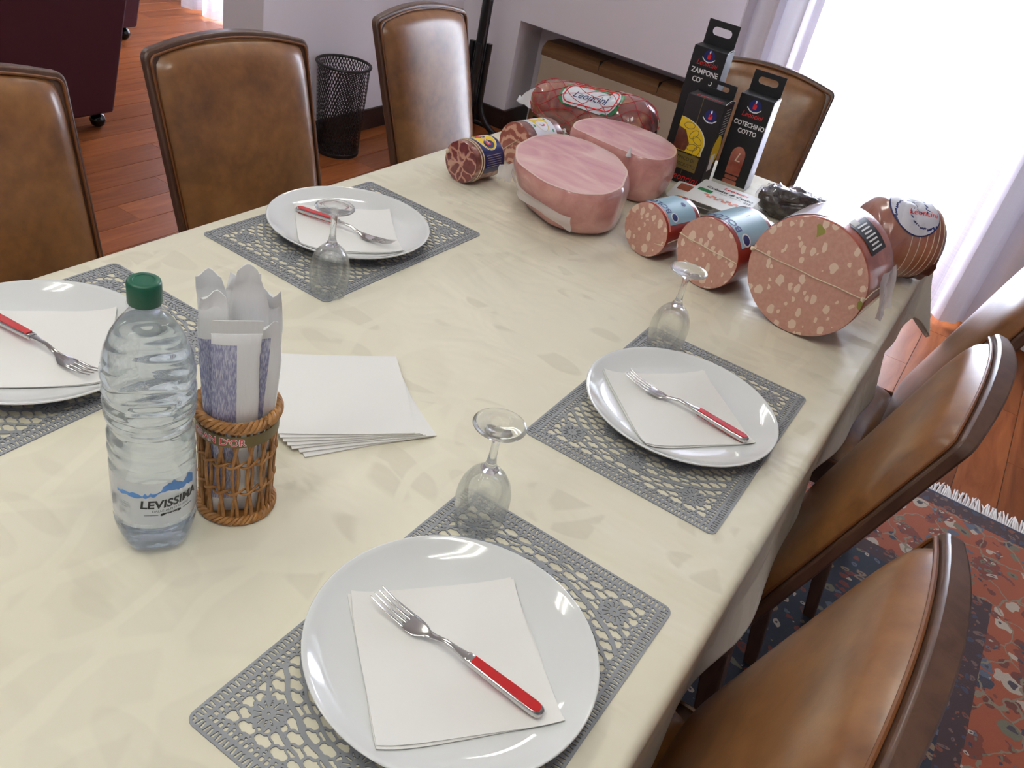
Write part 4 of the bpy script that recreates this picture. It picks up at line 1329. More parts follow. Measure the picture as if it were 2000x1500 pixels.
for k in range(4):
    braid(0.005, kr(0.005) + 0.0022, 0.0036, 11, k * pi / 2, 'bottom_braid')
    braid(0.142, kr(0.142) + 0.0008, 0.0042, 11, k * pi / 2, 'rim_braid', 0.0026)
for z in (0.048, 0.088):
    for k in range(2):
        braid(z, kr(z), 0.0030, 8, k * pi, 'weaving_strand', 0.0015)
def rib(u, v, r=0.0452):
    a = radians(-40) + u / r
    return (r * cos(a), r * sin(a), 0.125 + v)
rb_ = MB().grid(65, 2, lambda u, v: rib(u * 2 * pi * 0.0452, -0.0075 + 0.015 * v)).build('ribbon', MAT['ribbon'], bk)
mb = MB(); put_text(mb, "GRAN D'OR", 0.0125, lambda u, v: rib(u, v, 0.0454), 0, 0.95, 0.0007, -0.026, -0.0045)
mb.build('ribbon_lettering_outline', MAT['white'], rb_, smooth=False)
mb = MB(); put_text(mb, "GRAN D'OR", 0.0125, lambda u, v: rib(u, v, 0.0456), 0, 0.95, 0.0, -0.026, -0.0045)
mb.build('ribbon_lettering', MAT['inkred'], rb_, smooth=False)

def make_pack(length, w=0.040, th=0.010, seed=0):
    r = random.Random(seed); ph = r.random() * 6
    mb = MB()
    n = 20; sec = []
    L = length
    zs = [0.0, 0.012, 0.0125, 0.03] + list(np.linspace(0.05, L - 0.045, 10)) + [L - 0.028, L - 0.0165, L - 0.016, L]
    for z in zs:
        q = min(z, L - z)
        k = 0.0 if q <= 0.0165 else min(1.0, (q - 0.0165) / 0.03) ** 0.6
        t_ = 0.0007 + (th / 2) * k
        ww = w / 2 * (1.06 - 0.06 * k)
        if seed and z > L - 0.05:
            ww *= 1.0 - (0.55 if seed == 3 else 0.28) * ((z - L + 0.05) / 0.05) ** 1.3
        ring_ = []
        for i in range(n):
            a = 2 * pi * i / n
            y = t_ * sin(a) * (1 + 0.18 * sin(3 * a + z * 60 + ph))
            x = ww * cos(a)
            if q < 0.0165:
                y += 0.0009 * sin(z * 900)
            tip = max(0.0, (z - L + 0.04) / 0.04)
            ring_.append((x + 0.004 * tip * sin(ph * 3), y + 0.0012 * sin(z * 14 + ph) + (0.0035 * tip * tip * sin(5 * x / w + ph) if seed else 0), z + (0.004 * tip * sin(9 * x / w + ph) if seed else 0)))
        sec.append(ring_)
    vs = [p_ for s_ in sec for p_ in s_]
    fs = []
    for j in range(len(sec) - 1):
        for i in range(n):
            fs.append((j * n + i, j * n + (i + 1) % n, (j + 1) * n + (i + 1) % n, (j + 1) * n + i))
    fs.append(tuple(range(n - 1, -1, -1))); fs.append(tuple((len(sec) - 1) * n + i for i in range(n)))
    mb.add(vs, fs)
    return mb
PK = [  # depth towards the viewer, lateral, width, length, yaw jitter, label
    (0.0255, -0.002, 0.047, 0.262, 2, 'printed film breadstick packet at the front of the wicker basket, widest shown'),
    (0.0140, -0.016, 0.031, 0.284, -3, 'breadstick packet rising behind the front packet on the bottle side'),
    (0.0140, 0.0195, 0.030, 0.250, 5, 'breadstick packet on the right side of the basket with bent white tip'),
    (0.0025, 0.006, 0.040, 0.306, 1, 'tallest breadstick packet in the basket with pointed white end'),
    (-0.0085, -0.0155, 0.032, 0.292, -4, 'breadstick packet leaning left towards the back of the basket'),
    (-0.0085, 0.0200, 0.028, 0.272, 4, 'narrow breadstick packet at the back right of the basket'),
    (-0.0195, 0.001, 0.040, 0.280, 0, 'breadstick packet at the very back of the basket, mostly hidden'),
]
CD = Vector((0.731, -0.682, 0)); CL = Vector((0.682, 0.731, 0))
for i, (dd, lat, w, L, yj, lab) in enumerate(PK):
    o = make_pack(L, w, 0.0085, i).build('breadstick_packet', MAT['wrap'], None, sharp=60)
    b = Vector((-0.5790, 0.5475, TZ + 0.008)) + CD * dd * 0.9 + CL * lat * 0.85
    o.location = b
    o.rotation_euler = (Matrix.Rotation(-dd * 1.3, 3, -CL) @ Matrix.Rotation(lat * 3.0, 3, -CD) @ Matrix.Rotation(radians(47 + yj), 3, 'Z')).to_euler()
    tag(o, lab, 'breadsticks', 'breadstick packets in the basket')

# ------------------------------------------------------------------ fanned napkins on the cloth
ORD = ['lowest', 'second lowest', 'third lowest', 'fourth from the bottom', 'fifth from the bottom', 'second from the top', 'topmost']
rot_ = [60.0, 58.0, 55.0, 52.5, 50.5, 49.0, 47.0]
for i in range(7):
    mb = MB()
    s_ = 0.186
    k = (6 - i) / 6.0
    rr = radians(rot_[i])
    napkin_leaf(mb, s_, rr, 0.020 * k, 0.000 * k, 0.0, lambda x, y: 0.0, 0.0014, 14, 0.0, 40 + i)
    o = mb.build('paper_napkin', MAT['paper'], None, sharp=50, loc=(-0.6315, 0.787, TZ + 0.0004 + 0.0019 * i))
    tag(o, ORD[i] + ' white paper napkin in the fanned pile right of the wicker basket', 'napkin', 'fanned pile of paper napkins')

# ------------------------------------------------------------------ meats
def roll(name, label, cx, cy, r, phi, L, face_mat, side_mat, cat='sausage', dome=0.003, sag=0.0, taper=0.0):
    """lying cylinder; local x = axis (0 at the cut face), y = lateral, z = up from the table"""
    t = thing(name, label, cat, (cx, cy, TZ + 0.0006), phi, 'cured meats on the table')
    n = 64
    def sec(x, k):
        return [(x, k * r * cos(a) * (1 + sag), r + k * r * sin(a)) for a in [2 * pi * i / n for i in range(n)]]
    mb = MB()
    xs = [(0.0, 0.985), (0.002, 0.998), (0.006, 1.0)] + [(L * q, 1.0 - taper * q * q) for q in (0.25, 0.5, 0.75, 0.92)] + [(L * 0.97, 0.97 - taper), (L, 0.86 - taper), (L + 0.004, 0.5), (L + 0.005, 0.02)]
    vs = [p_ for x, k in xs for p_ in sec(x, k)]
    fs = [(j * n + i, (j + 1) * n + i, (j + 1) * n + (i + 1) % n, j * n + (i + 1) % n) for j in range(len(xs) - 1) for i in range(n)]
    fs.append(tuple((len(xs) - 1) * n + i for i in range(n)))
    mb.add(vs, fs)
    mb.build('casing', side_mat, t, fix=True, sharp=60)
    mb = MB()
    ks = [0.985, 0.93, 0.8, 0.6, 0.4, 0.2]
    vs = [p_ for k in ks for p_ in sec(-dome * (1 - k * k), k)] + [(-dome, 0, r)]
    fs = [(j * n + (i + 1) % n, (j + 1) * n + (i + 1) % n, (j + 1) * n + i, j * n + i) for j in range(len(ks) - 1) for i in range(n)]
    fs += [((len(ks) - 1) * n + (i + 1) % n, len(ks) * n, (len(ks) - 1) * n + i) for i in range(n)]
    mb.add(vs, fs)
    mb.build('cut_face', face_mat, t, sharp=180, fix=True)
    def on(u, v, off=0.0006):
        """u along the axis, v = arc length from the top towards the right hand side (-y)"""
        return (u, -(r + off) * sin(v / r), r + (r + off) * cos(v / r))
    return t, on
def patch(t, on, u0, u1, v0, v1, mat, name='label', off=0.0006, wob=0.0, nu=9, nv=33):
    def fn(a, b):
        u = u0 + (u1 - u0) * a
        return on(u + wob * sin(b * 9), v0 + (v1 - v0) * b, off)
    return MB().grid(nu, nv, fn).build(name, mat, t, sharp=180)
def string_loop(t, pts, name='string', rad=0.0011):
    return MB().tube(pts, rad, 5).build(name, MAT['string'], t)

# big mortadella
t, on = roll('mortadella', 'largest halved mortadella with pistachio flecks wrapped in clear film, right end of table', -0.212, 1.580, 0.1155, radians(83.6), 0.150, MAT['mortadella'], MAT['casing'], 'mortadella', 0.004, 0.0)
lw_ = patch(t, on, 0.020, 0.130, -0.09, 0.045, MAT['film'], 'film_label', 0.0012, 0.003)
lw2 = patch(t, on, 0.028, 0.105, 0.030, 0.098, MAT['ink'], 'printed_panel', 0.0016, 0.0)
mb = MB()
for k in range(7):
    put_poly(mb, rrect(0.050 - 0.006 * (k % 3), 0.0032, 0.0006), lambda u, v: on(u, v, 0.0022), 0, 0.064, 0.042 + 0.0078 * k)
mb.build('panel_print_lines', MAT['white'], lw2, smooth=False)
mb = MB(); put_poly(mb, rrect(0.030, 0.014, 0.001), lambda u, v: on(u, v, 0.0021), 0, 0.050, 0.030)
mb.build('panel_mark', MAT['inkgold'], lw2, smooth=False)
patch(t, on, 0.012, 0.120, -0.125, -0.01, MAT['whitelabel'], 'label', 0.0009, 0.002)
R_ = 0.1155
pts = [(-0.0055, R_ * cos(a) * 0 + s_ * R_ * 1.0, R_ + 0.010 + 0.0006 * sin(s_ * 9)) for s_, a in [(q, 0) for q in np.linspace(0.99, -0.99, 24)]]
pts = [(-0.0055 + 0.004 * (abs(y) / R_) ** 2, y, z) for _, y, z in pts]
string_loop(t, pts + [(0.02, -R_ - 0.001, R_ + 0.02), (0.08, -R_ * 1.0 - 0.0012, R_ + 0.015)], 'string', 0.0011)
for y in (R_ * 0.985, -R_ * 0.96):
    MB().lathe([(0.0, -0.004), (0.0035, -0.003), (0.004, 0.0), (0.0035, 0.003), (0.0, 0.004)], 10, c=(-0.004, y, R_ + 0.010)).build('knot', MAT['string'], t)
def fin(t, name, pts, mat, th=0.0006):
    """small ruffled film sheet given by a strip of (top, bottom) point pairs"""
    n = len(pts)
    mb = MB().grid(n, 7, lambda u, v: tuple(Vector(pts[round(u * (n - 1))][0]).lerp(Vector(pts[round(u * (n - 1))][1]), v) + Vector((0, 0.0022 * sin(v * 7 + u * 9), 0.0016 * sin(u * 13)))))
    return mb.build(name, mat, t, sharp=180)
fin(t, 'film_flap', [((0.06 + 0.012 * k, -R_ * 0.97 - 0.001, R_ * 1.35), (0.07 + 0.013 * k, -R_ * 1.16 - 0.006 * sin(k), R_ * (0.62 - 0.05 * (k % 3)))) for k in range(8)], MAT['milkfilm'])

# middle mortadella
t, on = roll('mortadella', 'middle mortadella with pale blue label and string across its cut face', -0.4110, 1.606, 0.0725, radians(77), 0.150, MAT['mortadella'], MAT['redcasing'], 'mortadella', 0.003)
lab = patch(t, on, 0.012, 0.128, -0.075, 0.075, MAT['skylabel'])
mb = MB(); put_text(mb, 'BOLOGNA', 0.026, lambda u, v: on(0.026 - v, -u, 0.0012), 0, 1.0, 0.0006, 0.020, -0.008)
put_poly(mb, ellipse(0.0105, 0.0105, 24), lambda u, v: on(0.034 + u, 0.062 + v, 0.0012))
mb.build('label_lettering', MAT['inkblue'], lab, smooth=False)
mb = MB()
for k in range(3):
    put_poly(mb, rrect(0.05, 0.0022, 0.0006), lambda u, v: on(0.085 + v, u - 0.01, 0.0012), 0, 0.0, 0.006 * k)
mb.build('label_small_print', MAT['whitelabel'], lab, smooth=False)
mb = MB(); put_poly(mb, [(0.014 * cos(a), 0.014 * sin(a)) for a in np.linspace(0, 2 * pi, 29)[:-1]], lambda u, v: on(0.034 + u, 0.062 + v, 0.0009))
mb.build('label_emblem_ring', MAT['white'], lab, smooth=False)
R_ = 0.0725
string_loop(t, [(-0.0042 + 0.003 * (abs(q)) ** 2, q * R_ * 0.99, R_ + 0.012 + 0.0007 * sin(q * 8)) for q in np.linspace(0.99, -0.95, 18)], 'string', 0.0012)

# small mortadella
t, on = roll('mortadella', 'smallest mortadella with pale blue label beside the pink hams', -0.5560, 1.632, 0.0570, radians(75), 0.120, MAT['mortadella'], MAT['redcasing'], 'mortadella', 0.003)
lab = patch(t, on, 0.010, 0.100, -0.062, 0.058, MAT['skylabel'])
mb = MB(); put_text(mb, 'BOLOGNA', 0.021, lambda u, v: on(0.022 - v, -u, 0.0012), 0, 1.0, 0.0005, 0.018, -0.006)
put_poly(mb, ellipse(0.008, 0.008, 24), lambda u, v: on(0.030 + u, 0.044 + v, 0.0012))
put_poly(mb, ellipse(0.006, 0.006, 20), lambda u, v: on(0.078 + u, 0.020 + v, 0.0012))
mb.build('label_lettering', MAT['inkblue'], lab, smooth=False)
mb = MB(); put_poly(mb, ellipse(0.0105, 0.0105, 24), lambda u, v: on(0.030 + u, 0.044 + v, 0.0009))
mb.build('label_emblem_ring', MAT['white'], lab, smooth=False)
patch(t, on, 0.005, 0.0095, -0.07, 0.07, MAT['inkpink'], 'printed_rim')
R_ = 0.057
string_loop(t, [(-0.001, -R_ * 0.55, R_ * 0.72), (-0.001, -R_ * 0.9, R_ * 0.80), (0.01, -R_ * 1.0, R_ * 0.92), (0.05, -R_ * 1.01, R_ * 1.0), (0.10, -R_ * 1.01, R_ * 1.05)], 'string', 0.0011)

# coppa and pancetta
t, on = roll('coppa', 'halved marbled dark red coppa with deep blue and yellow label, leftmost meat', -1.010, 1.599, 0.0470, radians(83), 0.104, MAT['coppa'], MAT['cured'], 'cured meat', 0.004)
lab = patch(t, on, 0.030, 0.096, -0.080, 0.090, MAT['bluelabel'])
mb = MB(); put_poly(mb, ellipse(0.028, 0.034, 36), lambda u, v: on(0.062 + u, v + 0.006, 0.0010)); mb.build('label_border', MAT['white'], lab, smooth=False)
mb = MB(); put_poly(mb, ellipse(0.026, 0.032, 36), lambda u, v: on(0.062 + u, v + 0.006, 0.0013)); mb.build('label_oval', MAT['inkyellow'], lab, smooth=False)
mb = MB(); put_poly(mb, rrect(0.015, 0.042, 0.004), lambda u, v: on(0.060 + u, v + 0.006, 0.0016)); mb.build('label_red_band', MAT['inkred'], lab, smooth=False)
mb = MB(); put_text(mb, 'Coppa', 0.013, lambda u, v: on(0.062 + v, u + 0.006, 0.0019), 0.2, 1.0, 0.0, 0.0, -0.005); mb.build('label_lettering', MAT['white'], lab, smooth=False)
mb = MB()
for k in range(6):
    put_poly(mb, rrect(0.05 - 0.004 * (k % 2), 0.0012, 0.0004), lambda u, v: on(0.062 + u, v, 0.0010), 0, 0, 0.050 + 0.005 * k)
mb.build('label_small_print', MAT['inkgrey'], lab, smooth=False)
for x in (0.018, 0.026):
    string_loop(t, [(x + 0.002 * sin(3 * a), 0.0478 * cos(a), 0.0470 + 0.0478 * sin(a)) for a in np.linspace(-1.2, 4.3, 40)], 'string', 0.0011)
MB().lathe([(0.0, -0.006), (0.003, -0.004), (0.0045, 0.0), (0.003, 0.004), (0.0, 0.006)], 10, c=(-0.003, 0.040, 0.058)).build('knot', MAT['string'], t)

t, on = roll('pancetta', 'rolled striped pancetta with bright colourful label behind the coppa', -0.997, 1.808, 0.0530, radians(79), 0.127, MAT['pancetta'], MAT['cured'], 'cured meat', 0.004)
lab = patch(t, on, 0.026, 0.098, -0.075, 0.085, MAT['whitelabel'])
mb = MB(); put_poly(mb, ellipse(0.022, 0.040, 32), lambda u, v: on(0.062 + u, v, 0.0010)); mb.build('label_oval', MAT['inkyellow'], lab, smooth=False)
mb = MB(); put_poly(mb, rrect(0.014, 0.050, 0.004), lambda u, v: on(0.062 + u, v, 0.0013)); mb.build('label_red_band', MAT['inkred'], lab, smooth=False)
mb = MB(); put_text(mb, 'Pancetta', 0.011, lambda u, v: on(0.062 + v, u, 0.0016), 0.2, 1.0, 0.0, 0.0, -0.004); mb.build('label_lettering', MAT['white'], lab, smooth=False)
mb = MB()
for k in range(7):
    put_poly(mb, rrect(0.006, 0.008, 0.001), lambda u, v: on(0.034 + u + 0.054 * (k % 2), v, 0.0010), 0, 0, -0.06 + 0.02 * k)
mb.build('label_green_marks', MAT['inkgreen'], lab, smooth=False)
string_loop(t, [(-0.005, -0.012, 0.07), (-0.005, 0.004, 0.055), (-0.005, 0.03, 0.03)], 'string', 0.0011)
tail = MB().lathe([(0.040, 0.0), (0.034, 0.012), (0.020, 0.022), (0.012, 0.028), (0.016, 0.036), (0.022, 0.046)], 24, mod=lambda a, z, r: 0.003 * sin(7 * a + z * 200))
tl = tail.build('film_tail', MAT['film'], t, sharp=180); tl.rotation_euler = (0, radians(90), 0); tl.location = (0.129, 0, 0.053)

# cooked hams, half blocks with a flat cut top
def smooth_loop(pts, n=64):
    """closed Catmull-Rom through pts, resampled"""
    k = len(pts); out = []
    for i in range(n):
        q = i / n * k
        j = int(q); u = q - j
        p0, p1, p2, p3 = (Vector(pts[(j + d) % k]) for d in (-1, 0, 1, 2))
        out.append(0.5 * ((2 * p1) + (p2 - p0) * u + (2 * p0 - 5 * p1 + 4 * p2 - p3) * u * u + (3 * p1 - p0 - 3 * p2 + p3) * u ** 3))
    return out
def ham(label, pts, h, base_shift, seed):
    c = sum((Vector(q) for q in pts), Vector((0, 0))) / len(pts)
    lp = smooth_loop([Vector(q) - c for q in pts], 72)
    t = thing('cooked_ham', label, 'ham', (c.x, c.y, TZ + 0.0006), 0, 'halved cooked hams')
    n = len(lp); r = random.Random(seed); ph = [r.random() * 6 for _ in range(4)]
    lev = [(0.0, 0.70), (0.003, 0.80), (0.012, 0.875), (0.03, 0.93), (0.055, 0.975), (0.08, 1.0), (h - 0.014, 1.0), (h - 0.006, 0.985), (h - 0.002, 0.965)]
    vs, fs = [], []
    for z, k in lev:
        for i, q in enumerate(lp):
            a = 2 * pi * i / n
            w = 1 + 0.012 * sin(5 * a + ph[0] + z * 40) * (1 if 0.01 < z < h - 0.01 else 0.3) + 0.008 * sin(11 * a + ph[1] - z * 60)
            s = 1 - z / h
            vs.append((q.x * k * w + base_shift[0] * s, q.y * k * w + base_shift[1] * s, z))
    for j in range(len(lev) - 1):
        for i in range(n):
            fs.append((j * n + i, j * n + (i + 1) % n, (j + 1) * n + (i + 1) % n, (j + 1) * n + i))
    fs.append(tuple(range(n - 1, -1, -1)))
    MB().add(vs, fs).build('side', MAT['hamside'], t, sharp=180)
    ks = [0.967, 0.955, 0.93, 0.85, 0.7, 0.5, 0.3, 0.12]
    def tops(ksub, off):
        vs = []
        for k in ksub:
            for i, q in enumerate(lp):
                a = 2 * pi * i / n
                w = 1 + (0.012 * sin(5 * a + ph[0] + h * 40) * 0.3 + 0.008 * sin(11 * a + ph[1] - h * 60)) * min(1, (k / 0.96) ** 3)
                dz = 0.0025 * (1 - (k / 0.967) ** 2) + 0.0012 * sin(3 * a + ph[2] + k * 4) * k * (1 - k)
                vs.append((q.x * k * w, q.y * k * w, h - 0.0019 + dz + off))
        fs = [(j * n + i, j * n + (i + 1) % n, (j + 1) * n + (i + 1) % n, (j + 1) * n + i) for j in range(len(ksub) - 1) for i in range(n)]
        return vs, fs
    vs, fs = tops(ks, 0.0)
    k0 = (len(ks) - 1) * n
    fs.append(tuple(k0 + i for i in range(n)))
    MB().add(vs, fs).build('cut_face', MAT['hamtop'], t, sharp=180)
    vs, fs = tops([0.968, 0.955, 0.935], 0.0004)
    MB().add(vs, fs).build('fat_rim', MAT['hamfat'], t, sharp=180)
    return t, lp, c
H1 = [(-0.905, 1.640), (-0.850, 1.565), (-0.766, 1.525), (-0.700, 1.528), (-0.656, 1.565), (-0.638, 1.625), (-0.648, 1.690), (-0.683, 1.775), (-0.745, 1.836), (-0.817, 1.858), (-0.880, 1.848), (-0.916, 1.800), (-0.924, 1.720)]
t, lp, c = ham('front half of a pink cooked ham with pale film flap, cut face up', H1, 0.112, (0.012, 0.030), 3)
def side_pt(i, k, z, off=0.004):
    q = lp[i % len(lp)]
    s = 1 - z / 0.112
    d = q.normalized()
    return (q.x * k + 0.012 * s + d.x * off, q.y * k + 0.030 * s + d.y * off, z)
def ki(ang):
    return min(range(len(lp)), key=lambda i: abs((atan2(lp[i].y, lp[i].x) - ang + pi) % (2 * pi) - pi))
i0, i1 = ki(radians(-150)), ki(radians(-62))
span = (i1 - i0) % len(lp)
strip = []
for k in range(16):
    q = k / 15
    i = i0 + round(span * q)
    z1 = 0.074 - 0.018 * q
    z2 = z1 - 0.018 - 0.008 * sin(q * 3) - (0.016 * max(0, q - 0.75) * 4)
    strip.append((side_pt(i, 1.0, z1, 0.004 + 0.003 * (q > 0.8)), side_pt(i, 0.985, max(z2, 0.012), 0.006 + 0.004 * sin(q * 20))))
fin(t, 'film_flap', strip, MAT['milkfilm'])
e = side_pt(i0, 1.0, 0.075, 0.0)
fin(t, 'film_tail', [((e[0] + 0.004 - 0.008 * k, e[1] + 0.004 * sin(k * 2.0), 0.082 - 0.004 * k), (e[0] - 0.002 - 0.007 * k, e[1] - 0.006 * sin(k * 1.7), 0.030 + 0.004 * (k % 2))) for k in range(6)], MAT['milkfilm'])
H2 = [(-0.912, 1.910), (-0.855, 1.888), (-0.785, 1.878), (-0.731, 1.877), (-0.690, 1.882), (-0.655, 1.925), (-0.662, 2.014), (-0.720, 2.075), (-0.808, 2.092), (-0.885, 2.067), (-0.922, 2.000)]
t, lp2, c2 = ham('rear half of a pink cooked ham standing behind the front one', H2, 0.114, (0.012, -0.010), 8)
lp = lp2
MB().lathe([(0.007, 0.0), (0.0035, 0.012), (0.0012, 0.022)], 10, c=(0.055, -0.098, 0.108)).build('film_tip', MAT['milkfilm'], t)

# netted smoked ham at the back left
t = thing('netted_ham', 'long smoked ham in red netting and clear film behind the cooked hams', 'ham', (-0.985, 2.185, TZ + 0.0006), radians(4), 'cured meats on the table')
PR = [(-0.185, 0.016), (-0.172, 0.036), (-0.145, 0.050), (-0.10, 0.060), (-0.04, 0.067), (0.03, 0.073), (0.09, 0.076), (0.135, 0.072), (0.162, 0.058), (0.178, 0.036), (0.184, 0.012)]
def nr(x):
    for (a, b), (c_, d_) in zip(PR[:-1], PR[1:]):
        if a <= x <= c_:
            q = (x - a) / (c_ - a); return b + (d_ - b) * q
    return 0.01
def nfn(x, a, off=0.0):
    r = nr(x) + off
    k = 1 + 0.03 * sin(3 * a + x * 20) + 0.015 * sin(7 * a - x * 30)
    z = 0.068 + 0.98 * r * k * sin(a)
    return (x, 1.08 * r * k * cos(a), max(0.0005, z + 0.006 * (x > 0.05)))
MB().grid(40, 36, lambda u, v: nfn(-0.1849 + 0.3688 * v, 2 * pi * u), closed_u=True).build('meat', MAT['speck'], t, sharp=180)
MB().grid(40, 30, lambda u, v: nfn(-0.1845 + 0.368 * v, 2 * pi * u, 0.0035 + 0.0018 * sin(u * 60 + v * 40) * sin(v * 31)), closed_u=True).build('film', MAT['film'], t, sharp=180)
nb = MB()
for s in (-1, 1):
    for i in range(11):
        pts = []
        for q in np.linspace(0, 1, 40):
            x = -0.178 + 0.356 * q
            a = 2 * pi * i / 11 + s * q * 3.2 + 0.12 * sin(q * 17 + i)
            pts.append(nfn(x, a, 0.005))
        nb.tube(pts, 0.0010, 4)
o = nb.build('netting', MAT['net'], t); o['kind'] = 'stuff'
def nl2(u, v, off=0.006):
    return nfn(0.000 + u, radians(128) - v / 0.075, off)
lab = MB(); put_poly(lab, rrect(0.178, 0.084, 0.030, 6), lambda u, v: nl2(u, v, 0.0040)); lo = lab.build('label_green_rim', MAT['inkgreen'], t, smooth=False)
mb = MB().grid(21, 9, lambda a, b: nl2((a - 0.5) * 0.166 * (1 - 0.22 * (2 * b - 1) ** 2), (b - 0.5) * 0.076, 0.0050)); lo2 = mb.build('label', MAT['whitelabel'], t)
mb = MB(); put_text(mb, 'Leoncini', 0.030, lambda u, v: nl2(u, v, 0.0058), 0.35, 1.0, 0.0, 0.0, -0.012); mb.build('label_lettering', MAT['inkblue'], lo2, smooth=False)
mb = MB().tube([nl2(x * (1), y, 0.006) for x, y in rrect(0.150, 0.064, 0.022, 6)], 0.0016, 5, closed=True); mb.build('label_red_border', MAT['inkred'], lo2)
fin(t, 'film_tail', [((-0.178 - 0.010 * k, 0.0 + 0.012 * sin(k * 1.3), 0.080 + 0.010 * sin(k * 1.1) - 0.004 * k), (-0.178 - 0.010 * k, -0.004 + 0.012 * sin(k), 0.020 + 0.004 * k)) for k in range(6)], MAT['milkfilm'])

# string tied roast at the right end
from mathutils import noise as mnoise
t = thing('tied_roast', 'string tied smoked roast with white oval label at the far right corner of the table', 'roast', (-0.150, 2.075, TZ + 0.0006), radians(34), 'cured meats on the table')
RPR = [(-0.070, 0.010), (-0.066, 0.045), (-0.055, 0.068), (-0.038, 0.083), (-0.010, 0.090), (0.030, 0.091), (0.065, 0.088), (0.090, 0.080), (0.106, 0.064), (0.114, 0.040), (0.117, 0.008)]
def rpr(x):
    for (a, b), (c_, d_) in zip(RPR[:-1], RPR[1:]):
        if a <= x <= c_:
            return b + (d_ - b) * (x - a) / (c_ - a)
    return 0.008
def rf(x, a, off=0.0):
    r = rpr(x) * (1 + 0.035 * mnoise.noise(Vector((x * 18, cos(a) * 1.6, sin(a) * 1.6))) - 0.006 * (0.5 + 0.5 * cos((x - 0.012) / 0.0155 * 2 * pi)) * (x > 0.0)) + off
    return (x, 1.04 * r * cos(a), max(0.0004, 0.0865 + 0.98 * r * sin(a)))
MB().grid(64, 60, lambda u, v: rf(-0.0699 + 0.1868 * v, 2 * pi * u), closed_u=True).build('meat', MAT['roast'], t, sharp=180)
for k in range(6):
    x = 0.012 + 0.0155 * k
    string_loop(t, [rf(x + 0.002 * sin(a * 2 + k), a, 0.0006) for a in np.linspace(-0.6, 3.9, 40)], 'string', 0.0009)
def rlab(u, v, off):
    # u along the axis, v = arc from the label centre, towards the viewer side (-y)
    return rf(0.018 + u, radians(112) + v / 0.09, off)
mb = MB(); mb.grid(8, 48, lambda a, b: rlab(0.058 * a * cos(2 * pi * b), 0.066 * a * sin(2 * pi * b), 0.0022), closed_v=True); mb.build('label_border', MAT['inkblue'], t, sharp=180)
mb = MB(); mb.grid(10, 48, lambda a, b: rlab(0.0555 * a * cos(2 * pi * b), 0.0635 * a * sin(2 * pi * b), 0.0030 + 0.0010 * sin(a * 9 + b * 20)), closed_v=True); lo2 = mb.build('label', MAT['whitelabel'], t, sharp=180)
mb = MB(); put_text(mb, 'Leoncini', 0.020, lambda u, v: rlab(u + 0.012, -v + 0.018, 0.0046), 0.3, 1.0, 0.0, 0.0, 0.0); mb.build('label_lettering', MAT['inkred'], lo2, smooth=False)
mb = MB()
for k in range(3):
    put_poly(mb, rrect(0.05 - 0.01 * k, 0.0035, 0.001), lambda u, v: rlab(u, v, 0.0046), 0, 0.0, -0.040 + 0.009 * k)
mb.build('label_small_print', MAT['inkgrey'], lo2, smooth=False)
def crust_fn(u, v):
    a = 2 * pi * u; b = pi * v
    n_ = Vector((-cos(b), sin(b) * cos(a), sin(b) * sin(a)))
    r = 1 + 0.30 * mnoise.noise(n_ * 1.7 + Vector((3, 1, 2))) + 0.14 * mnoise.noise(n_ * 4.5)
    return (0.088 + 0.036 * n_.x * r, -0.010 + 0.066 * n_.y * r, max(0.001, 0.060 + 0.058 * n_.z * r))
MB().grid(40, 22, crust_fn, closed_u=True).build('dark_end', MAT['crust'], t, sharp=180)
MB().grid(48, 24, lambda u, v: rf(-0.068 + 0.10 * v, 2 * pi * u, 0.0028 + 0.0012 * sin(u * 50 + v * 20)), closed_u=True).build('film', MAT['film'], t, sharp=180)

# peppered meat in clear film
t = thing('peppered_meat', 'black pepper crusted meat in shiny vacuum film behind the big mortadella', 'cured meat', (-0.378, 2.215, TZ + 0.0006), radians(38), 'cured meats on the table')
def pep(off=0.0, wr=0.0):
    def fn(u, v):
        a = 2 * pi * u; b = pi * v
        n_ = Vector((-cos(b) * 1.7, sin(b) * cos(a), sin(b) * sin(a)))
        k = 1 + 0.34 * mnoise.noise(n_ * 1.5 + Vector((1.3, 0, 0))) + 0.20 * mnoise.noise(n_ * 3.6) + (0.08 + wr) * mnoise.noise(n_ * 9.0)
        w = sin(b) ** 0.75 * (1.05 - 0.50 * v)
        return (-cos(b) * 0.112 * (1 + off), 0.064 * w * k * cos(a) * (1 + off), max(0.0006, 0.034 + 0.046 * w * k * sin(a) * (1 + off)))
    return fn
MB().grid(70, 50, pep(), closed_u=True).build('meat', MAT['pepper'], t, sharp=180)
MB().grid(60, 44, pep(0.06, 0.22), closed_u=True).build('film', MAT['thinglass'], t, sharp=180)
fin(t, 'film_edge', [((0.105 + 0.007 * k, 0.025 - 0.008 * k, 0.050 - 0.002 * k), (0.112 + 0.008 * k, -0.030 + 0.004 * k, 0.020 + 0.004 * sin(k))) for k in range(6)], MAT['film'])

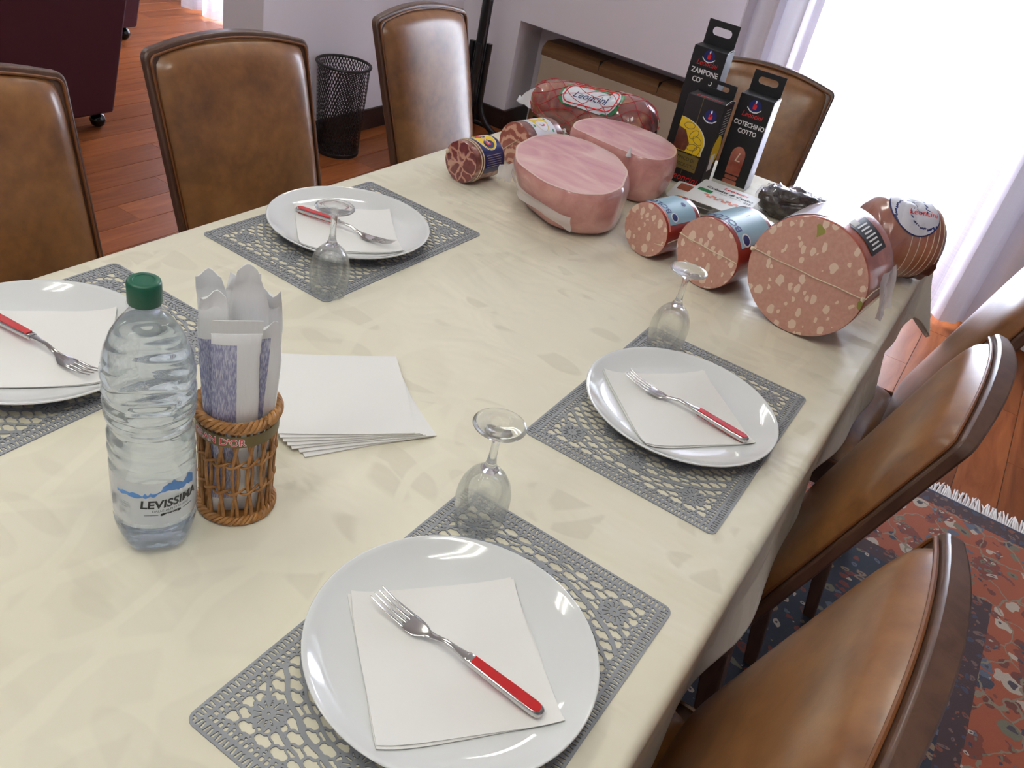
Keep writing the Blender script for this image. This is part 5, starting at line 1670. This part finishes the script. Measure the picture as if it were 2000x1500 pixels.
# ------------------------------------------------------------------ boxed specialities
EMB = None
def emblem(t, fn, u, v, s):
    mb = MB(); put_poly(mb, ellipse(0.013 * s, 0.013 * s, 28), lambda a, b: fn(u + a, v + b, 0.0005)); e = mb.build('emblem', MAT['inkblue'], t, smooth=False)
    mb = MB(); put_poly(mb, rrect(0.008 * s, 0.010 * s, 0.002 * s), lambda a, b: fn(u + a, v + b - 0.002 * s, 0.0008)); put_poly(mb, rrect(0.003 * s, 0.009 * s, 0.001 * s), lambda a, b: fn(u + a, v + b + 0.004 * s, 0.0008))
    mb.build('emblem_bottle', MAT['inkred'], e, smooth=False)
    mb = MB(); put_poly(mb, ellipse(0.0018 * s, 0.0035 * s, 12), lambda a, b: fn(u + a, v + b + 0.0085 * s, 0.001))
    rib_ = [(-0.0155, -0.004), (-0.008, -0.0105), (0.0, -0.0125), (0.008, -0.0105), (0.0155, -0.004), (0.0155, -0.0068), (0.008, -0.0130), (0.0, -0.0148), (-0.008, -0.0130), (-0.0155, -0.0068)]
    n = 5
    vs = [fn(u + a * s, v + b * s, 0.0009) for a, b in rib_]
    mb.add(vs, [(i, i + 1, 9 - i - 1, 9 - i) for i in range(4)])
    mb.build('emblem_ribbon', MAT['white'], e, smooth=False)

def carton(label, x, y, rz, w, dp, h, hh, side_mat):
    """x, y = front left bottom corner; front faces -y local"""
    t = thing('carton_box', label, 'box', (x, y, TZ + 0.0006), rz, 'black boxed meat specialities')
    mb = MB().box((w / 2, dp / 2, h / 2), (w, dp, h)); mb.m = [0, 0, 0, 1, 0, 0]
    mb.build('carton', [MAT['carton'], side_mat], t, smooth=False, bev=0.0012, bseg=1)
    # handle tab with a slot, standing at the middle of the top
    out = rrect(w * 0.94, hh * 2, 0.006, 4); outp = [(a, b) for a, b in out]
    slot = rrect(w * 0.58, hh * 0.34, hh * 0.165, 5, 0, hh * 0.08)
    yb = dp * 0.86
    n0 = len(slot)
    def ray_rect(a):
        c, s_ = cos(a), sin(a)
        hw_, hb_ = w * 0.47, hh * 0.5
        k = min(hw_ / abs(c) if abs(c) > 1e-6 else 9, hb_ / abs(s_) if abs(s_) > 1e-6 else 9)
        return (c * k, s_ * k)
    mb = MB()
    # build tab as four bars plus rounded slot ring
    ang = [atan2(b, a) for a, b in [(p_[0], p_[1] - hh * 0.08) for p_ in slot]]
    outer = []
    hw_, hb0, hb1 = w * 0.47, -hh * 0.5, hh * 0.5
    for a in ang:
        c, s_ = cos(a), sin(a)
        cy0 = hh * 0.08
        ks = []
        if abs(c) > 1e-6: ks.append(hw_ / abs(c))
        if s_ > 1e-6: ks.append((hb1 - cy0) / s_)
        if s_ < -1e-6: ks.append((hb0 - cy0) / s_)
        k = min(ks)
        outer.append((c * k, cy0 + s_ * k))
    # insert true corners by snapping nearest ray
    for cxn, cyn in ((hw_, hb1), (-hw_, hb1), (-hw_, hb0), (hw_, hb0)):
        j = min(range(n0), key=lambda i: (outer[i][0] - cxn) ** 2 + (outer[i][1] - cyn) ** 2)
        outer[j] = (cxn, cyn)
    vs = []
    for th_ in (0.0, 0.0012):
        vs += [(w / 2 + a, yb + th_, h + hh * 0.5 + b) for a, b in outer]
        vs += [(w / 2 + a, yb + th_, h + hh * 0.5 + b) for a, b in slot]
    fs = []
    for i in range(n0):
        j = (i + 1) % n0
        fs += [(i, j, n0 + j, n0 + i), (2 * n0 + j, 2 * n0 + i, 3 * n0 + i, 3 * n0 + j), (i, 2 * n0 + i, 2 * n0 + j, j), (n0 + i, n0 + j, 3 * n0 + j, 3 * n0 + i)]
    mb.add(vs, fs).build('handle_tab', MAT['carton'], t, smooth=False, fix=True)
    # top side flap edge showing white carton
    MB().tube([(w + 0.0003, 0.001 + (dp - 0.002) * q, h + 0.005 * sin(q * pi)) for q in np.linspace(0, 1, 8)], 0.0007, 4).build('flap_edge', MAT['cartonedge'], t)
    MB().add([(w + 0.0002, 0.001 + (dp - 0.002) * q, h + 0.005 * sin(q * pi)) for q in np.linspace(0, 1, 8)] + [(w * 0.97, dp / 2, h)], [(i, i + 1, 8) for i in range(7)]).build('side_flap', MAT['carton'], t, smooth=False)
    front = lambda u, v, off=0.0005: (u, -off, v)
    right = lambda u, v, off=0.0005: (w + off, u, v)
    return t, front, right

# zampone
t, fr_, rt_ = carton('tallest black carton reading ZAMPONE COTTO with handle', -0.803, 2.305, radians(2), 0.092, 0.062, 0.300, 0.062, MAT['carton'])
emblem(t, fr_, 0.047, 0.282, 1.15)
mb = MB(); put_text(mb, 'Leoncini', 0.019, fr_, 0.25, 0.9, 0.0, 0.046, 0.256); mb.build('brand_lettering', MAT['inkred'], t, smooth=False)
mb = MB(); put_text(mb, 'ZAMPONE', 0.0185, fr_, 0.0, 0.86, 0.0004, 0.047, 0.234); put_text(mb, 'COTTO', 0.0185, fr_, 0.0, 0.86, 0.0004, 0.047, 0.212); mb.build('lettering', MAT['white'], t, smooth=False)
mb = MB(); put_poly(mb, ellipse(0.018, 0.045, 30), lambda a, b: fr_(0.048 + a, 0.09 + b)); mb.build('picture', MAT['casing'], t, smooth=False)
mb = MB(); put_text(mb, 'L', 0.04, lambda u, v: rt_(u, v), 0.2, 1.0, 0, 0.032, 0.175); mb.build('side_monogram', MAT['string'], t, smooth=False)

# cotechino
t, fr_, rt_ = carton('black carton reading COTECHINO COTTO with silver side, nearest the leather chair', -0.627, 2.245, radians(3), 0.090, 0.068, 0.238, 0.052, MAT['cartonside'])
emblem(t, fr_, 0.045, 0.216, 1.2)
mb = MB(); put_text(mb, 'Leoncini', 0.018, fr_, 0.25, 0.9, 0.0, 0.045, 0.186); mb.build('brand_lettering', MAT['inkred'], t, smooth=False)
mb = MB(); put_text(mb, 'COTECHINO', 0.0165, fr_, 0.0, 0.84, 0.0004, 0.046, 0.162); put_text(mb, 'COTTO', 0.0165, fr_, 0.0, 0.86, 0.0004, 0.047, 0.143); mb.build('lettering', MAT['white'], t, smooth=False)
saus = [(0.026, 0.034)] + [(0.026, 0.085)] + [(0.045 - 0.019 * cos(a), 0.085 + 0.024 * sin(a)) for a in np.linspace(0.2, pi - 0.2, 14)] + [(0.064, 0.085), (0.064, 0.034)]
mb = MB(); put_poly(mb, saus, fr_); put_poly(mb, rrect(0.034, 0.010, 0.004), lambda a, b: fr_(0.045 + a, 0.026 + b)); put_poly(mb, rrect(0.038, 0.016, 0.004), lambda a, b: fr_(0.045 + a, 0.011 + b)); mb.build('picture', MAT['casing'], t, smooth=False)
mb = MB(); put_text(mb, 'L', 0.034, lambda u, v: fr_(u, v, 0.0008), 0.3, 1.0, 0.0, 0.046, 0.070); mb.build('picture_monogram', MAT['string'], t, smooth=False)
MB().box((0.045, -0.0008, 0.004), (0.090, 0.001, 0.008)).build('bottom_flap', MAT['cartonedge'], t, smooth=False)
mb = MB()
for k in range(5):
    put_poly(mb, rrect(0.035, 0.012, 0.004), lambda a, b: rt_(0.034 + a, 0.03 + 0.02 * k + b)) if k % 2 else None
mb.build('side_picture', MAT['whitelabel'], t, smooth=False)

# stinco
t, fr_, rt_ = carton('black carton with yellow potato picture and gold strip in front of the taller box', -0.722, 2.132, radians(0), 0.100, 0.070, 0.222, 0.036, MAT['carton'])
emblem(t, fr_, 0.072, 0.186, 1.2)
mb = MB(); put_text(mb, 'Leoncini', 0.026, fr_, 0.25, 0.9, 0.0, 0.050, 0.010); mb.build('brand_lettering', MAT['inkred'], t, smooth=False)
mb = MB(); put_text(mb, 'Leoncini', 0.022, lambda u, v: (u, 0.004 + v, 0.222 + 0.0005), 0.25, 0.9, 0.0, 0.050, 0.004); mb.build('top_lettering', MAT['inkred'], t, smooth=False)
mb = MB(); put_poly(mb, rrect(0.074, 0.040, 0.001), lambda a, b: fr_(0.040 + a, 0.058 + b)); gs = mb.build('gold_strip', MAT['inkgold'], t, smooth=False)
mb = MB(); put_text(mb, 'STINCO DI', 0.0125, lambda u, v: fr_(u, v, 0.0009), 0, 0.9, 0, 0.040, 0.062); put_text(mb, 'PROSCIUTTO', 0.0125, lambda u, v: fr_(u, v, 0.0009), 0, 0.9, 0, 0.040, 0.046); mb.build('strip_lettering', MAT['ink'], gs, smooth=False)
half = [(0.001, 0.082)] + [(0.076, 0.082)] + [(0.001 + 0.076 * cos(a), 0.108 + 0.056 * sin(a)) for a in np.linspace(-0.2, pi / 2, 16)]
mb = MB(); put_poly(mb, [(a * 1.04, b + 0.001) for a, b in half], lambda a, b: fr_(a, b, 0.0004)); mb.build('picture_plate', MAT['cartonedge'], t, smooth=False)
mb = MB(); put_poly(mb, half, lambda a, b: fr_(a, b, 0.0007)); pot = mb.build('picture', MAT['inkyellow'], t, smooth=False)
mb = MB(); put_poly(mb, [(0.001, 0.083), (0.034, 0.083), (0.040, 0.105), (0.022, 0.135), (0.001, 0.140)], lambda a, b: fr_(a, b, 0.0009)); mb.build('picture_meat', MAT['crust'], pot, smooth=False)
mb = MB()
for k, (a, b, q) in enumerate(((0.05, 0.098, 0.3), (0.058, 0.118, -0.5), (0.046, 0.130, 0.9), (0.028, 0.148, 0.1), (0.064, 0.092, 1.2))):
    mb.tube([fr_(a + 0.014 * cos(s_) * cos(q) - 0.008 * sin(s_) * sin(q), b + 0.014 * cos(s_) * sin(q) + 0.008 * sin(s_) * cos(q), 0.0008) for s_ in np.linspace(0, 2 * pi, 17)[:-1]], 0.0008, 4, closed=True)
mb.build('picture_potato_outlines', MAT['inkgold'], pot, smooth=False)
mb = MB(); put_poly(mb, rrect(0.0012, 0.20, 0.0004), lambda a, b: fr_(0.042 + a, 0.125 + b, 0.0003)); mb.build('gold_line', MAT['inkgold'], t, smooth=False)
mb = MB(); put_poly(mb, rrect(0.030, 0.042, 0.001), lambda a, b: rt_(0.030 + a, 0.070 + b)); wl = mb.build('side_label', MAT['white'], t, smooth=False)
mb = MB(); put_poly(mb, ellipse(0.030, 0.040, 24), lambda a, b: rt_(0.036 + a, 0.100 + b, 0.0003)); mb.build('side_picture', MAT['inkyellow'], t, smooth=False)
mb = MB()
for k in range(10):
    put_poly(mb, rrect(0.030 + 0.006 * (k % 3), 0.0016, 0.0004), lambda a, b: rt_(0.040 + a, 0.205 - 0.007 * k + b))
mb.build('side_print_lines', MAT['white'], t, smooth=False)

# sliced and diced packs
def tray(label, x, y, z, rz, w, dp, h, tilt=0.0):
    t = thing('meat_pack', label, 'food pack', (x, y, z), rz, 'flat plastic meat packs')
    t.rotation_euler = (tilt, 0, rz)
    MB().prism(rrect(w, dp, 0.012, 4), lambda a, b: (a * 0.9, b * 0.9, 0.0), lambda a, b: (a, b, h)).build('tray', MAT['film'], t, fix=True, sharp=40)
    MB().prism(rrect(w + 0.008, dp + 0.008, 0.012, 4), lambda a, b: (a, b, h), lambda a, b: (a, b, h + 0.0012)).build('lid', MAT['white'], t, fix=True, sharp=40)
    return t, (lambda u, v, off=0.0005: (u, v, h + 0.0012 + off))
t, top = tray('red and white sliced meat pack tucked under the diced ham pack', -0.600, 2.045, TZ + 0.0006, radians(8), 0.110, 0.130, 0.016)
mb = MB(); put_poly(mb, rrect(0.100, 0.050, 0.004), lambda a, b: top(a, b + 0.03)); mb.build('printed_meat', MAT['casing'], t, smooth=False)
t, top = tray('white diced ham pack reading Cubetti di Cotto behind the mortadellas', -0.532, 2.050, TZ + 0.0196, radians(3), 0.142, 0.170, 0.016, radians(0))
mb = MB(); put_text(mb, 'Leoncini', 0.021, top, 0.25, 0.9, 0.0006, 0.014, 0.058); mb.build('brand_lettering', MAT['inkred'], t, smooth=False)
mb = MB(); put_text(mb, 'Cubetti di Cotto', 0.021, top, 0.2, 0.85, 0.0006, 0.006, 0.030); put_text(mb, 'Dadini di prosciutto', 0.0075, top, 0.0, 0.9, 0.0, 0.014, 0.016); mb.build('lettering', MAT['ink'], t, smooth=False)
mb = MB(); put_poly(mb, rrect(0.036, 0.022, 0.003), lambda a, b: top(-0.048 + a, 0.004 + b)); mb.build('green_flag', MAT['inkgreen'], t, smooth=False)
mb = MB(); rr = random.Random(5)
for k in range(12):
    put_poly(mb, rrect(0.013, 0.011, 0.003), lambda a, b: top(-0.036 + 0.0095 * k + a, -0.020 - 0.012 * (k % 2) + b))
mb.build('printed_ham_cubes', MAT['inkpink'], t, smooth=False)
mb = MB()
for k in range(7):
    put_poly(mb, rrect(0.0012 + 0.0008 * (k % 2), 0.012, 0.0003), lambda a, b: top(0.050 + 0.0028 * k + a, 0.015 + b))
mb.build('bar_print', MAT['ink'], t, smooth=False)
t, top = tray('small pale sliced meat pack wedged beside the big mortadella', -0.405, 1.960, TZ + 0.0006, radians(28), 0.085, 0.120, 0.030)
mb = MB(); put_poly(mb, ellipse(0.030, 0.045, 24), lambda a, b: top(a, b)); mb.build('printed_slices', MAT['inkpink'], t, smooth=False)
